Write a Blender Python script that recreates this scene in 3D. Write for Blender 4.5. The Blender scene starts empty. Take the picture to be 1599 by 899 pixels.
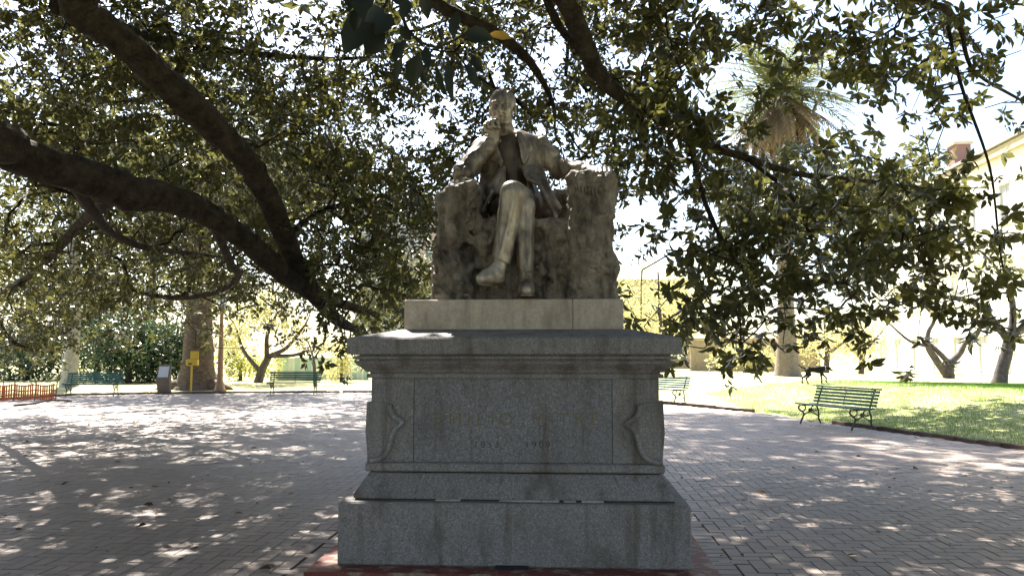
import bpy, math, random
import numpy as np
from mathutils import Vector, Matrix
rng = np.random.default_rng(7); random.seed(7)
R = math.radians
scene = bpy.context.scene
col = scene.collection

# ---------------------------------------------------------------- camera, sky, sun, exposure
F_PX = 1250.0; PITCH = 4.5; CAM_H = 1.6
cam_d = bpy.data.cameras.new('camera'); cam = bpy.data.objects.new('camera', cam_d); col.objects.link(cam)
cam.location = (0, 0, CAM_H); cam.rotation_euler = (R(90 + PITCH), 0, 0)
cam_d.sensor_width = 36; cam_d.lens = 36 * F_PX / 1599; cam_d.clip_start = 0.05; cam_d.clip_end = 2000
scene.camera = cam
SUN_EL, SUN_AZ = 52.0, -24.0            # azimuth from +y (view direction), negative = to the left
world = bpy.data.worlds.new('World'); scene.world = world; world.use_nodes = True
wn = world.node_tree.nodes; bgn = wn['Background']
sky = wn.new('ShaderNodeTexSky'); sky.sky_type = 'NISHITA'; sky.sun_disc = False
sky.sun_elevation = R(SUN_EL); sky.sun_rotation = R(SUN_AZ); sky.air_density = 1.0; sky.dust_density = 1.5
world.node_tree.links.new(sky.outputs[0], bgn.inputs[0]); bgn.inputs[1].default_value = 0.09
sl = bpy.data.lights.new('sun', 'SUN'); sl.energy = 5.0; sl.angle = R(0.55); sl.color = (1.0, 0.95, 0.86)
so = bpy.data.objects.new('sun', sl); col.objects.link(so)
to_sun = Vector((math.sin(R(SUN_AZ)) * math.cos(R(SUN_EL)), math.cos(R(SUN_AZ)) * math.cos(R(SUN_EL)), math.sin(R(SUN_EL))))
so.rotation_euler = to_sun.to_track_quat('Z', 'Y').to_euler(); so.location = (-10, 30, 40)
scene.view_settings.view_transform = 'Standard'; scene.view_settings.look = 'None'
scene.view_settings.gamma = 1; scene.view_settings.use_curve_mapping = False
scene.view_settings.exposure = 2.2
scene.cycles.max_bounces = 8; scene.cycles.transparent_max_bounces = 8

# ---------------------------------------------------------------- helpers
ct, st = math.cos(R(PITCH)), math.sin(R(PITCH))
def W(px, py, d):
    """point at ground distance d (world y) seen at photo pixel px, py"""
    u = (px - 799.5) / F_PX; v = (449.5 - py) / F_PX
    s = d / (ct - v * st)
    return np.array([u * s, d, CAM_H + (st + v * ct) * s])
def G(px, py, z=0.0):
    u = (px - 799.5) / F_PX; v = (449.5 - py) / F_PX
    s = (z - CAM_H) / (st + v * ct)
    return np.array([u * s, (ct - v * st) * s, z])
def project(P):
    P = np.asarray(P, float); x = P[..., 0]; y = P[..., 1]; z = P[..., 2] - CAM_H
    dep = y * ct + z * st; up = -y * st + z * ct
    dep = np.where(dep > 0.05, dep, 0.05)
    return 799.5 + F_PX * x / dep, 449.5 - F_PX * up / dep, dep
def unit(v):
    v = np.asarray(v, float); return v / np.maximum(np.linalg.norm(v, axis=-1, keepdims=True), 1e-9)

def tag(o, label=None, cat=None, group=None, kind=None):
    if label: o['label'] = label
    if cat: o['category'] = cat
    if group: o['group'] = group
    if kind: o['kind'] = kind
    return o
def empty(name, loc=(0, 0, 0), rz=0, label=None, cat=None, group=None):
    o = bpy.data.objects.new(name, None); col.objects.link(o); o.location = loc; o.rotation_euler = (0, 0, rz)
    o.empty_display_size = 0.1
    return tag(o, label, cat, group)
def link(name, me, parent=None, mat=None):
    o = bpy.data.objects.new(name, me); col.objects.link(o)
    if parent is not None: o.parent = parent
    if mat is not None and len(me.materials) == 0: me.materials.append(mat)
    return o
def mesh_np(name, V, F, smooth=False, tint=None):
    """F: list of (k,n) integer arrays, n corners each"""
    me = bpy.data.meshes.new(name); V = np.asarray(V, np.float32)
    if isinstance(F, np.ndarray): F = [F]
    F = [np.asarray(f, np.int32) for f in F if len(f)]
    me.vertices.add(len(V)); me.vertices.foreach_set('co', V.ravel())
    loops = np.concatenate([f.ravel() for f in F]); tot = np.concatenate([np.full(len(f), f.shape[1], np.int32) for f in F])
    start = np.concatenate([[0], np.cumsum(tot)[:-1]]).astype(np.int32)
    me.loops.add(len(loops)); me.loops.foreach_set('vertex_index', loops)
    me.polygons.add(len(tot)); me.polygons.foreach_set('loop_start', start)
    try: me.polygons.foreach_set('loop_total', tot)
    except Exception: pass
    me.polygons.foreach_set('use_smooth', np.full(len(tot), bool(smooth)))
    if tint is not None:
        a = me.attributes.new('tint', 'FLOAT', 'POINT'); a.data.foreach_set('value', np.asarray(tint, np.float32))
    me.update(calc_edges=True); me.validate()
    return me
class MB:
    """collects simple solids into one mesh"""
    def __init__(s): s.v = []; s.f = []; s.n = 0
    def add(s, V, F):
        s.v.append(np.asarray(V, float).reshape(-1, 3))
        for f in F: s.f.append([i + s.n for i in f])
        s.n += len(s.v[-1]); return s
    def box(s, c, h, rz=0, bev=0.0):
        """centre, half sizes; chamfered when bev > 0"""
        hx, hy, hz = h
        if bev <= 0:
            V = [(x * hx, y * hy, z * hz) for x in (-1, 1) for y in (-1, 1) for z in (-1, 1)]
            Fc = [(0, 1, 3, 2), (4, 6, 7, 5), (0, 4, 5, 1), (2, 3, 7, 6), (0, 2, 6, 4), (1, 5, 7, 3)]
        else:
            b = min(bev, hx * .9, hy * .9, hz * .9); V = []
            lay = [(-hz, b), (-hz + b, 0), (hz - b, 0), (hz, b)]
            for z, i in lay:
                x, y = hx - i, hy - i
                V += [(-x + b, -y, z), (x - b, -y, z), (x, -y + b, z), (x, y - b, z), (x - b, y, z), (-x + b, y, z), (-x, y - b, z), (-x, -y + b, z)]
            Fc = [tuple(range(7, -1, -1)), tuple(range(24, 32))]
            for l in range(3):
                for k in range(8): Fc.append((l * 8 + k, l * 8 + (k + 1) % 8, l * 8 + 8 + (k + 1) % 8, l * 8 + 8 + k))
        V = np.array(V, float); c_, s_ = math.cos(rz), math.sin(rz)
        V = np.stack([V[:, 0] * c_ - V[:, 1] * s_ + c[0], V[:, 0] * s_ + V[:, 1] * c_ + c[1], V[:, 2] + c[2]], 1)
        return s.add(V, Fc)
    def rings(s, rings, cap=True):
        n = len(rings[0]); V = np.concatenate([np.asarray(r, float) for r in rings]); Fc = []
        for l in range(len(rings) - 1):
            for k in range(n): Fc.append((l * n + k, l * n + (k + 1) % n, (l + 1) * n + (k + 1) % n, (l + 1) * n + k))
        if cap: Fc += [tuple(range(n - 1, -1, -1)), tuple(range((len(rings) - 1) * n, len(rings) * n))]
        return s.add(V, Fc)
    def tube(s, pts, rad, seg=8, wob=0.0):
        pts = np.asarray(pts, float); m = len(pts)
        rad = np.broadcast_to(np.asarray(rad, float), (m,))
        T = unit(np.gradient(pts, axis=0)); up = np.array([0, 0, 1.0]) if abs(T[0, 2]) < .9 else np.array([1.0, 0, 0])
        n = unit(np.cross(T[0], up)); out = []
        a = np.arange(seg) * 2 * math.pi / seg
        for i in range(m):
            n = unit(n - T[i] * np.dot(n, T[i])); b = np.cross(T[i], n)
            rr = rad[i] * (1 + wob * (rng.random(seg) - .5) * 2) if wob else np.full(seg, rad[i])
            out.append(pts[i] + (np.cos(a) * rr)[:, None] * n + (np.sin(a) * rr)[:, None] * b)
        return s.rings(out)
    def lathe(s, prof, c=(0, 0, 0), seg=16):
        a = np.arange(seg) * 2 * math.pi / seg
        return s.rings([np.stack([np.cos(a) * r + c[0], np.sin(a) * r + c[1], np.full(seg, z + c[2])], 1) for z, r in prof])
    def prism(s, poly, y0, y1):
        """polygon in x,z extruded along y"""
        n = len(poly); V = [(x, y0, z) for x, z in poly] + [(x, y1, z) for x, z in poly]
        Fc = [tuple(range(n)), tuple(range(2 * n - 1, n - 1, -1))] + [(i, i + n, (i + 1) % n + n, (i + 1) % n) for i in range(n)]
        return s.add(V, Fc)
    def mesh(s, name, smooth=False):
        me = bpy.data.meshes.new(name); me.from_pydata(np.concatenate(s.v).tolist(), [], s.f)
        me.polygons.foreach_set('use_smooth', [smooth] * len(me.polygons))
        import bmesh
        bm = bmesh.new(); bm.from_mesh(me); bmesh.ops.recalc_face_normals(bm, faces=bm.faces); bm.to_mesh(me); bm.free()
        me.update(); return me
    def build(s, name, mat, parent=None, smooth=False): return link(name, s.mesh(name, smooth), parent, mat)
def smooth_path(pts, n=6):
    """Catmull-Rom through rows of any width"""
    P = np.asarray(pts, float); P = np.vstack([2 * P[0] - P[1], P, 2 * P[-1] - P[-2]]); out = []
    for i in range(1, len(P) - 2):
        for t in np.arange(n) / n:
            a, b, c, d = P[i - 1:i + 3]
            out.append(.5 * (2 * b + (c - a) * t + (2 * a - 5 * b + 4 * c - d) * t * t + (3 * b - a - 3 * c + d) * t ** 3))
    out.append(P[-2]); return np.array(out)
def copy_tree(o, parent=None):
    c = o.copy(); col.objects.link(c)
    if parent is not None: c.parent = parent
    for ch in o.children: copy_tree(ch, c)
    return c

# ---------------------------------------------------------------- materials
def mat(name, c1, c2=None, scale=6.0, rough=.8, bump=0.0, bscale=None, detail=6, c3=None, stretch=(1, 1, 1), spec=.3, metallic=0, lo=.35, hi=.65, coords='Object', bdist=.02):
    m = bpy.data.materials.new(name); m.use_nodes = True; nt = m.node_tree; n = nt.nodes; l = nt.links
    p = n['Principled BSDF']; p.inputs['Roughness'].default_value = rough; p.inputs['Specular IOR Level'].default_value = spec
    p.inputs['Metallic'].default_value = metallic; p.inputs['Base Color'].default_value = (*c1, 1)
    tc = n.new('ShaderNodeTexCoord'); mp = n.new('ShaderNodeMapping'); mp.inputs['Scale'].default_value = stretch
    l.new(tc.outputs[coords], mp.inputs[0])
    if c2 is not None:
        t = n.new('ShaderNodeTexNoise'); t.inputs['Scale'].default_value = scale; t.inputs['Detail'].default_value = detail
        t.inputs['Roughness'].default_value = .65
        l.new(mp.outputs[0], t.inputs['Vector'])
        r = n.new('ShaderNodeValToRGB'); r.color_ramp.elements[0].position = lo; r.color_ramp.elements[1].position = hi
        r.color_ramp.elements[0].color = (*c1, 1); r.color_ramp.elements[1].color = (*c2, 1)
        if c3 is not None:
            e = r.color_ramp.elements.new((lo + hi) / 2); e.color = (*c3, 1)
        l.new(t.outputs[0], r.inputs[0]); l.new(r.outputs[0], p.inputs['Base Color'])
    if bump:
        t = n.new('ShaderNodeTexNoise'); t.inputs['Scale'].default_value = bscale or scale * 4; t.inputs['Detail'].default_value = 5
        l.new(mp.outputs[0], t.inputs['Vector'])
        b = n.new('ShaderNodeBump'); b.inputs['Strength'].default_value = bump; b.inputs['Distance'].default_value = bdist
        l.new(t.outputs[0], b.inputs['Height']); l.new(b.outputs[0], p.inputs['Normal'])
    return m
def nodes_of(m): return m.node_tree.nodes, m.node_tree.links, m.node_tree.nodes['Principled BSDF']
def mixc(n, l, fac, a, b, mode='MIX'):
    x = n.new('ShaderNodeMix'); x.data_type = 'RGBA'; x.blend_type = mode
    if isinstance(fac, (int, float)): x.inputs[0].default_value = fac
    else: l.new(fac, x.inputs[0])
    for s, v in ((6, a), (7, b)):
        if isinstance(v, tuple): x.inputs[s].default_value = (*v, 1)
        else: l.new(v, x.inputs[s])
    return x.outputs[2]
def noise(n, l, scale, detail=5, vec=None, stretch=None, rough=.6):
    t = n.new('ShaderNodeTexNoise'); t.inputs['Scale'].default_value = scale; t.inputs['Detail'].default_value = detail; t.inputs['Roughness'].default_value = rough
    tc = n.new('ShaderNodeTexCoord'); v = tc.outputs['Object']
    if stretch:
        mp = n.new('ShaderNodeMapping'); mp.inputs['Scale'].default_value = stretch; l.new(v, mp.inputs[0]); v = mp.outputs[0]
    l.new(v, t.inputs['Vector']); return t.outputs[0]
def ramp(n, l, src, lo, hi, a=(0, 0, 0), b=(1, 1, 1)):
    r = n.new('ShaderNodeValToRGB'); r.color_ramp.elements[0].position = lo; r.color_ramp.elements[1].position = hi
    r.color_ramp.elements[0].color = (*a, 1); r.color_ramp.elements[1].color = (*b, 1); l.new(src, r.inputs[0]); return r.outputs[0]

def granite(name, base, dark, light, stain=(.07, .055, .04), stain_amt=.6):
    m = bpy.data.materials.new(name); m.use_nodes = True; n, l, p = nodes_of(m)
    sp = noise(n, l, 62, 3, rough=.85); sp2 = noise(n, l, 110, 1); big = noise(n, l, 2.2, 6); blotch = noise(n, l, 5, 8, stretch=(1, 1, .45)); runs = noise(n, l, 9, 7, stretch=(1, 1, .10))
    c = ramp(n, l, sp, .40, .60, dark, base)
    c = mixc(n, l, ramp(n, l, sp2, .63, .70), c, light)
    c = mixc(n, l, ramp(n, l, big, .3, .75, (0, 0, 0), (.35, .35, .35)), c, (base[0] * .55, base[1] * .55, base[2] * .52))
    c = mixc(n, l, ramp(n, l, blotch, .52, .74, (0, 0, 0), (stain_amt,) * 3), c, stain)
    c = mixc(n, l, ramp(n, l, runs, .53, .68, (0, 0, 0), (.62,) * 3), c, (stain[0] * 1.2, stain[1] * 1.2, stain[2] * 1.2))
    l.new(c, p.inputs['Base Color']); p.inputs['Roughness'].default_value = .72; p.inputs['Specular IOR Level'].default_value = .35
    b = n.new('ShaderNodeBump'); b.inputs['Strength'].default_value = .35; b.inputs['Distance'].default_value = .004
    l.new(noise(n, l, 120, 3), b.inputs['Height']); l.new(b.outputs[0], p.inputs['Normal'])
    return m
def weathered(name, base, dark, pale, amt=.8, bump=.6, bscale=30, bd=.01):
    """carved stone: pale body, dark rain streaks and lichen"""
    m = bpy.data.materials.new(name); m.use_nodes = True; n, l, p = nodes_of(m)
    a = noise(n, l, 3.0, 8); s = noise(n, l, 6.0, 7, stretch=(1.6, 1.6, .35)); f = noise(n, l, 45, 4); g = noise(n, l, 9, 6)
    c = mixc(n, l, ramp(n, l, g, .35, .68), base, pale)
    c = mixc(n, l, ramp(n, l, s, .47, .68, (0, 0, 0), (amt,) * 3), c, dark)
    c = mixc(n, l, ramp(n, l, a, .5, .72, (0, 0, 0), (amt * .8,) * 3), c, dark)
    c = mixc(n, l, ramp(n, l, f, .4, .7, (0, 0, 0), (.4,) * 3), c, (base[0] * .6, base[1] * .58, base[2] * .52))
    l.new(c, p.inputs['Base Color']); p.inputs['Roughness'].default_value = .7; p.inputs['Specular IOR Level'].default_value = .35
    b = n.new('ShaderNodeBump'); b.inputs['Strength'].default_value = bump; b.inputs['Distance'].default_value = bd
    l.new(noise(n, l, bscale, 6), b.inputs['Height']); l.new(b.outputs[0], p.inputs['Normal'])
    return m
def bronze(name, base, dark, pale, amt=.85, pale_amt=.9, metal=.35):
    """old bronze: dark brown patina, rain-washed pale streaks, black runs"""
    m = bpy.data.materials.new(name); m.use_nodes = True; n, l, p = nodes_of(m)
    s = noise(n, l, 7.0, 8, stretch=(1.5, 1.5, .22)); a = noise(n, l, 3.2, 7); g = noise(n, l, 11, 7, stretch=(1, 1, .5)); f = noise(n, l, 60, 4)
    c = mixc(n, l, ramp(n, l, g, .36, .60, (0, 0, 0), (pale_amt,) * 3), base, pale)
    c = mixc(n, l, ramp(n, l, s, .50, .66, (0, 0, 0), (amt,) * 3), c, dark)
    c = mixc(n, l, ramp(n, l, a, .50, .66, (0, 0, 0), (amt * .8,) * 3), c, dark)
    c = mixc(n, l, ramp(n, l, f, .4, .7, (0, 0, 0), (.3,) * 3), c, base)
    # occlusion shade painted into hollows, bare metal on worn ridges
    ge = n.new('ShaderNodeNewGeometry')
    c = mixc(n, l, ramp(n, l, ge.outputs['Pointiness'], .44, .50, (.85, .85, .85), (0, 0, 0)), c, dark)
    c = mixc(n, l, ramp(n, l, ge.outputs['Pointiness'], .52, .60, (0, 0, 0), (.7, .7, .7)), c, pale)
    l.new(c, p.inputs['Base Color']); p.inputs['Roughness'].default_value = .42; p.inputs['Metallic'].default_value = metal; p.inputs['Specular IOR Level'].default_value = .6
    b = n.new('ShaderNodeBump'); b.inputs['Strength'].default_value = .3; b.inputs['Distance'].default_value = .005
    l.new(noise(n, l, 40, 6), b.inputs['Height']); l.new(b.outputs[0], p.inputs['Normal'])
    return m
def leaf_mat(name, dark, light, trans, tw=.35, rough=.38, spec=.5):
    m = bpy.data.materials.new(name); m.use_nodes = True; n, l, p = nodes_of(m); out = n['Material Output']
    at = n.new('ShaderNodeAttribute'); at.attribute_name = 'tint'
    c = mixc(n, l, at.outputs['Fac'], dark, light)
    l.new(c, p.inputs['Base Color']); p.inputs['Roughness'].default_value = rough; p.inputs['Specular IOR Level'].default_value = spec
    t = n.new('ShaderNodeBsdfTranslucent'); l.new(mixc(n, l, at.outputs['Fac'], trans, tuple(min(1, x * 1.5) for x in trans)), t.inputs[0])
    mx = n.new('ShaderNodeMixShader'); mx.inputs[0].default_value = tw
    l.new(p.outputs[0], mx.inputs[1]); l.new(t.outputs[0], mx.inputs[2]); l.new(mx.outputs[0], out.inputs['Surface'])
    return m
M = {}
M['granite'] = granite('granite', (.268, .250, .247), (.150, .144, .141), (.42, .41, .40), stain_amt=.7)
M['granite_panel'] = granite('granite_panel', (.235, .229, .238), (.128, .126, .132), (.39, .39, .40), stain_amt=.45)
M['slab'] = weathered('slab_stone', (.45, .375, .31), (.13, .10, .085), (.55, .475, .40), amt=.55, bump=.3, bscale=60, bd=.004)
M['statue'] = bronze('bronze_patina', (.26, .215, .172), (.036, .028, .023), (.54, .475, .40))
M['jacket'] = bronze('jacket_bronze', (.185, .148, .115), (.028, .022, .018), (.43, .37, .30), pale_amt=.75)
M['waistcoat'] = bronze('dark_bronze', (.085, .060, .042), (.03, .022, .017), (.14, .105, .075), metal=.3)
M['rock'] = weathered('rock_stone', (.215, .178, .143), (.028, .023, .019), (.37, .32, .26), amt=.95, bump=1.0, bscale=14, bd=.05)
M['red_paint'] = mat('red_painted_concrete', (.165, .045, .036), (.30, .22, .165), scale=9, rough=.6, bump=.3, lo=.5, hi=.62)
M['mortar'] = mat('mortar', (.42, .40, .36), (.3, .28, .25), 40, .9)
M['ochre'] = mat('faded_gilt', (.21, .17, .08), (.12, .11, .09), 60, .8, lo=.4, hi=.6)
M['carved'] = mat('carved_letters', (.02, .02, .024), None, rough=.9)
M['bark'] = mat('ficus_bark', (.024, .019, .015), (.085, .068, .053), 7, .95, 1.0, 26, detail=10, stretch=(1, 1, 1), bdist=.05, lo=.38, hi=.7)
M['leaf'] = leaf_mat('ficus_leaf', (.015, .021, .008), (.060, .062, .022), (.18, .175, .045), .25, .30, .5)
M['leaf_near'] = leaf_mat('ficus_leaf_near', (.012, .018, .014), (.03, .036, .024), (.03, .05, .012), .08, .4, .35)
M['leaf_yellow'] = leaf_mat('yellowed_leaf', (.40, .24, .03), (.45, .3, .05), (.5, .3, .04), .3)
M['leaf_pale'] = leaf_mat('pale_leaf', (.13, .15, .03), (.28, .26, .05), (.38, .38, .07), .45, .5, .3)
M['leaf_dark'] = leaf_mat('dark_leaf', (.018, .032, .02), (.05, .07, .03), (.06, .10, .03), .25, .4, .4)
M['leaf_lime'] = leaf_mat('feathery_leaf', (.27, .26, .11), (.46, .42, .20), (.52, .49, .22), .5, .5, .3)
M['pale_bark'] = mat('pale_bark', (.32, .31, .29), (.2, .19, .175), 6, .85, .4, 25)
M['grey_bark'] = mat('grey_bark', (.055, .046, .044), (.12, .10, .092), 7, .9, .6, 30)
M['palm_bark'] = mat('palm_bark', (.15, .12, .095), (.29, .245, .20), 9, .95, .9, 20, stretch=(1, 1, 3))
M['brown_bark'] = mat('rough_brown_bark', (.075, .055, .04), (.17, .125, .09), 6, .95, .9, 18, stretch=(1, 1, 2), bdist=.04)
M['frond'] = leaf_mat('palm_frond', (.085, .105, .04), (.19, .195, .075), (.22, .23, .07), .3, .45, .4)
M['dry_frond'] = leaf_mat('dry_palm_frond', (.20, .15, .10), (.34, .26, .17), (.3, .22, .12), .25, .8, .2)
M['bench_green'] = mat('bench_green_paint', (.022, .095, .07), (.035, .13, .10), 14, .35, .1, 60, spec=.5)
M['iron'] = mat('cast_iron', (.05, .06, .055), (.09, .085, .07), 30, .5, .2)
M['grass'] = mat('lawn_ground', (.27, .28, .10), (.52, .47, .27), 1.3, .95, .5, 40, detail=9, c3=(.40, .38, .17), bdist=.03)
M['blade'] = leaf_mat('grass_blade', (.055, .15, .02), (.13, .22, .045), (.15, .28, .04), .4, .5, .3)
M['kerb'] = mat('kerb_brick', (.10, .066, .054), (.16, .11, .09), 8, .9, .4)
M['joint'] = mat('joint_bed', (.035, .03, .028), (.06, .052, .045), 9, .95, .3)
M['plaza'] = mat('plaza_far', (.20, .175, .16), (.26, .23, .21), 5, .8, .2)
M['white_wall'] = mat('white_plaster', (.76, .74, .70), (.68, .66, .61), 1.2, .9, .1)
M['cream'] = mat('cream_cornice', (.52, .42, .25), (.46, .37, .22), 3, .85)
M['roof'] = mat('pale_roof', (.55, .54, .52), (.45, .44, .42), 3, .8)
M['brick_red'] = mat('red_brick', (.24, .13, .10), (.18, .10, .08), 10, .9, .3)
M['glass'] = mat('window_glass', (.10, .13, .16), (.16, .19, .22), 2, .12, spec=.6)
M['pane_pale'] = mat('pale_shutter', (.5, .5, .5), (.42, .42, .43), 4, .6)
M['grey_wall'] = mat('grey_plaster', (.50, .50, .50), (.42, .42, .43), .8, .9)
M['pink_wall'] = mat('pinkish_plaster', (.50, .38, .33), (.43, .33, .29), .8, .9)
M['beige_wall'] = mat('beige_brick', (.45, .36, .24), (.37, .29, .19), 6, .9, .3)
M['hoard_green'] = mat('green_hoarding', (.38, .52, .44), (.42, .56, .47), 3, .6)
M['hoard_white'] = mat('white_hoarding', (.62, .64, .58), (.55, .58, .52), 3, .6)
M['orange'] = mat('orange_net', (.62, .20, .07), (.50, .15, .06), 8, .7)
M['yellow'] = mat('yellow_paint', (.62, .40, .02), (.55, .34, .02), 10, .45, spec=.5)
M['post_brown'] = mat('ochre_post_paint', (.33, .20, .11), (.25, .15, .085), 12, .55)
M['kiosk'] = mat('kiosk_metal', (.20, .155, .11), (.15, .12, .09), 12, .5)
M['paper'] = mat('notice_sheet', (.66, .67, .66), (.5, .51, .52), 25, .5)
M['lamp_glass'] = mat('lantern_glass', (.7, .72, .7), (.6, .63, .62), 5, .25, spec=.5)
M['black_fur'] = mat('black_fur', (.006, .006, .006), (.014, .013, .012), 30, .6, .4, 120, spec=.15)
M['litter'] = leaf_mat('fallen_leaf', (.05, .035, .02), (.30, .19, .07), (.2, .12, .04), .1, .8, .2)
# pavers: warm grey-brown concrete blocks, a different tone for every one
def paver_mat():
    m = bpy.data.materials.new('paver'); m.use_nodes = True; n, l, p = nodes_of(m)
    at = n.new('ShaderNodeAttribute'); at.attribute_name = 'tint'; oi = n.new('ShaderNodeObjectInfo')
    ad = n.new('ShaderNodeMath'); ad.operation = 'ADD'; l.new(at.outputs['Fac'], ad.inputs[0])
    ml = n.new('ShaderNodeMath'); ml.operation = 'MULTIPLY'; ml.inputs[1].default_value = 1.0
    l.new(ad.outputs[0], ml.inputs[0])
    g = n.new('ShaderNodeNewGeometry')
    def nz(sc, d=6):
        t = n.new('ShaderNodeTexNoise'); t.inputs['Scale'].default_value = sc; t.inputs['Detail'].default_value = d; l.new(g.outputs['Position'], t.inputs['Vector']); return t.outputs[0]
    c = mixc(n, l, ml.outputs[0], (.160, .112, .091), (.295, .220, .182))
    c = mixc(n, l, ramp(n, l, nz(.55), .4, .72, (0, 0, 0), (.6,) * 3), c, (.155, .13, .115))
    c = mixc(n, l, ramp(n, l, nz(7), .5, .75, (0, 0, 0), (.45,) * 3), c, (.12, .10, .09))
    c = mixc(n, l, ramp(n, l, nz(90, 2), .35, .7, (0, 0, 0), (.35,) * 3), c, (.33, .29, .26))
    l.new(c, p.inputs['Base Color']); p.inputs['Roughness'].default_value = .58; p.inputs['Specular IOR Level'].default_value = .45
    b = n.new('ShaderNodeBump'); b.inputs['Strength'].default_value = .4; b.inputs['Distance'].default_value = .006
    l.new(nz(45, 5), b.inputs['Height']); l.new(b.outputs[0], p.inputs['Normal'])
    return m
M['paver'] = paver_mat()
# ================================================================ ground, plaza, kerbs
PLAZA = np.array([(-30, -12), (-30, 21), (-17.0, 26.3), (-15.8, 29.3), (-13.0, 30.4), (-6.6, 31.4), (-1, 31.2), (2.5, 29.2), (4.0, 26.6), (4.6, 25.0), (6.55, 21.0), (7.1, 18.2), (8.4, 13.2), (10.5, 6.0), (14, -12)], float)
def poly_sd(P, poly):
    """signed distance to a polygon, negative inside"""
    P = np.asarray(P, float); d2 = np.full(P.shape[:-1], 1e18); ins = np.zeros(P.shape[:-1], bool); n = len(poly)
    for i in range(n):
        a = poly[i]; b = poly[(i + 1) % n]; e = b - a; w = P - a
        t = np.clip((w @ e) / (e @ e), 0, 1); q = w - t[..., None] * e; d2 = np.minimum(d2, (q * q).sum(-1))
        c = ((a[1] <= P[..., 1]) != (b[1] <= P[..., 1])) & (P[..., 0] < (b[0] - a[0]) * (P[..., 1] - a[1]) / (b[1] - a[1] + 1e-12) + a[0])
        ins ^= c
    return np.where(ins, -1, 1) * np.sqrt(d2)
def sstep(a, b, x): t = np.clip((x - a) / (b - a), 0, 1); return t * t * (3 - 2 * t)
def ground_h(x, y):
    P = np.stack([x, y], -1); sd = poly_sd(P, PLAZA)
    right = sstep(0, 6, x - 1.0 + (y - 20) * .1)
    h = np.where(sd > 0, .015 + (sstep(0, 6.5, sd) * .60) * right + (1 - right) * sstep(0, 5, sd) * .10, -.06)
    h = h + np.where(sd > 1, .05 * np.sin(x * .5 + 1) * np.sin(y * .37), 0) * sstep(1, 4, sd)
    h = h - right * sstep(9, 26, x) * .25 * (sd > 0) - right * sstep(34, 60, y) * .3 * (sd > 0)
    return h
ax = np.concatenate([np.linspace(-400, -45, 14), np.arange(-40, 40.1, .5), np.linspace(45, 400, 14)])
ay = np.concatenate([np.linspace(-60, -14, 8), np.arange(-12, 60.1, .5), np.linspace(64, 700, 16)])
gx, gy = np.meshgrid(ax, ay, indexing='ij'); gz = ground_h(gx, gy); nx, ny = gx.shape
idx = np.arange(nx * ny).reshape(nx, ny)
Fq = np.stack([idx[:-1, :-1], idx[1:, :-1], idx[1:, 1:], idx[:-1, 1:]], -1).reshape(-1, 4)
tag(link('lawn', mesh_np('lawn', np.stack([gx, gy, gz], -1).reshape(-1, 3), Fq, True), None, M['grass']), kind='structure')
def flat_poly(name, poly, z, m):
    me = bpy.data.meshes.new(name); me.from_pydata([(x, y, z) for x, y in poly], [], [tuple(range(len(poly)))]); me.update()
    return tag(link(name, me, None, m), kind='structure')
plaza = flat_poly('plaza', PLAZA, -.014, M['joint'])

# herringbone pavers, laid in line with the monument
YAW = R(-3.5)
w, gap = .118, .008
ca, sa = math.cos(YAW), math.sin(YAW)
N = 330
ii, jj = np.meshgrid(np.arange(-N, N), np.arange(-N, N), indexing='ij'); ii = ii.ravel(); jj = jj.ravel()
k = np.mod(ii - jj, 4)
hor = k == 0; ver = k == 3          # 2:1 herringbone: a brick lying and one standing, stepping along the diagonal
cx = np.concatenate([(ii[hor] + 1) * w, (ii[ver] + .5) * w]); cy = np.concatenate([(jj[hor] + .5) * w, (jj[ver] + 1) * w])
kind = np.concatenate([np.zeros(hor.sum(), int), np.ones(ver.sum(), int)])
wx = cx * ca - cy * sa - 8; wy = cx * sa + cy * ca + 16
PED = np.array([.075, 6.84]); lx = (wx - PED[0]) * ca + (wy - PED[1]) * sa; ly = -(wx - PED[0]) * sa + (wy - PED[1]) * ca
sdp = poly_sd(np.stack([wx, wy], -1), PLAZA)
keep = (sdp < -.14) & (wy > 2.2) & (np.abs(wx) < .66 * wy + 3.0) & ~((np.abs(lx) < 1.62) & (np.abs(ly) < 1.62))
wx, wy, kind = wx[keep], wy[keep], kind[keep]
def paver_mesh(tv):
    hx, hy, b = w - gap / 2, w / 2 - gap / 2, .004
    V = [(-hx, -hy, -.016), (hx, -hy, -.016), (hx, hy, -.016), (-hx, hy, -.016), (-hx + b, -hy + b, 0), (hx - b, -hy + b, 0), (hx - b, hy - b, 0), (-hx + b, hy - b, 0)]
    V2 = [(-hx, -hy, -.004), (hx, -hy, -.004), (hx, hy, -.004), (-hx, hy, -.004)]
    V = np.array(V[:4] + V2 + V[4:])
    Fc = [(8, 9, 10, 11)] + [(a + i, a + (i + 1) % 4, a + 4 + (i + 1) % 4, a + 4 + i) for a in (0, 4) for i in range(4)]
    return V, np.array(Fc)
PV, PF = paver_mesh(0)
px_, py_, dep = project(np.stack([wx, wy, 0 * wx], -1))
vis = (px_ > -10) & (px_ < 1610) & (py_ < 905) & ~((px_ > 525) & (px_ < 1080) & (py_ < 880))
order = np.argsort(np.where(vis, dep, 1e9)); first = order[:300]; rest = order[300:]
pmes = []
for q in range(6):
    me = mesh_np('paver', PV, PF, False, np.full(len(PV), (q + .3) / 6.5)); me.materials.append(M['paver']); pmes.append(me)
for i in first:
    o = link('paver', pmes[int(rng.integers(6))], plaza)
    o.location = (wx[i], wy[i], rng.normal(0, .0012)); o.rotation_euler = (rng.normal(0, .004), rng.normal(0, .004), YAW + (math.pi / 2 if kind[i] else 0) + rng.normal(0, .006))
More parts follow.
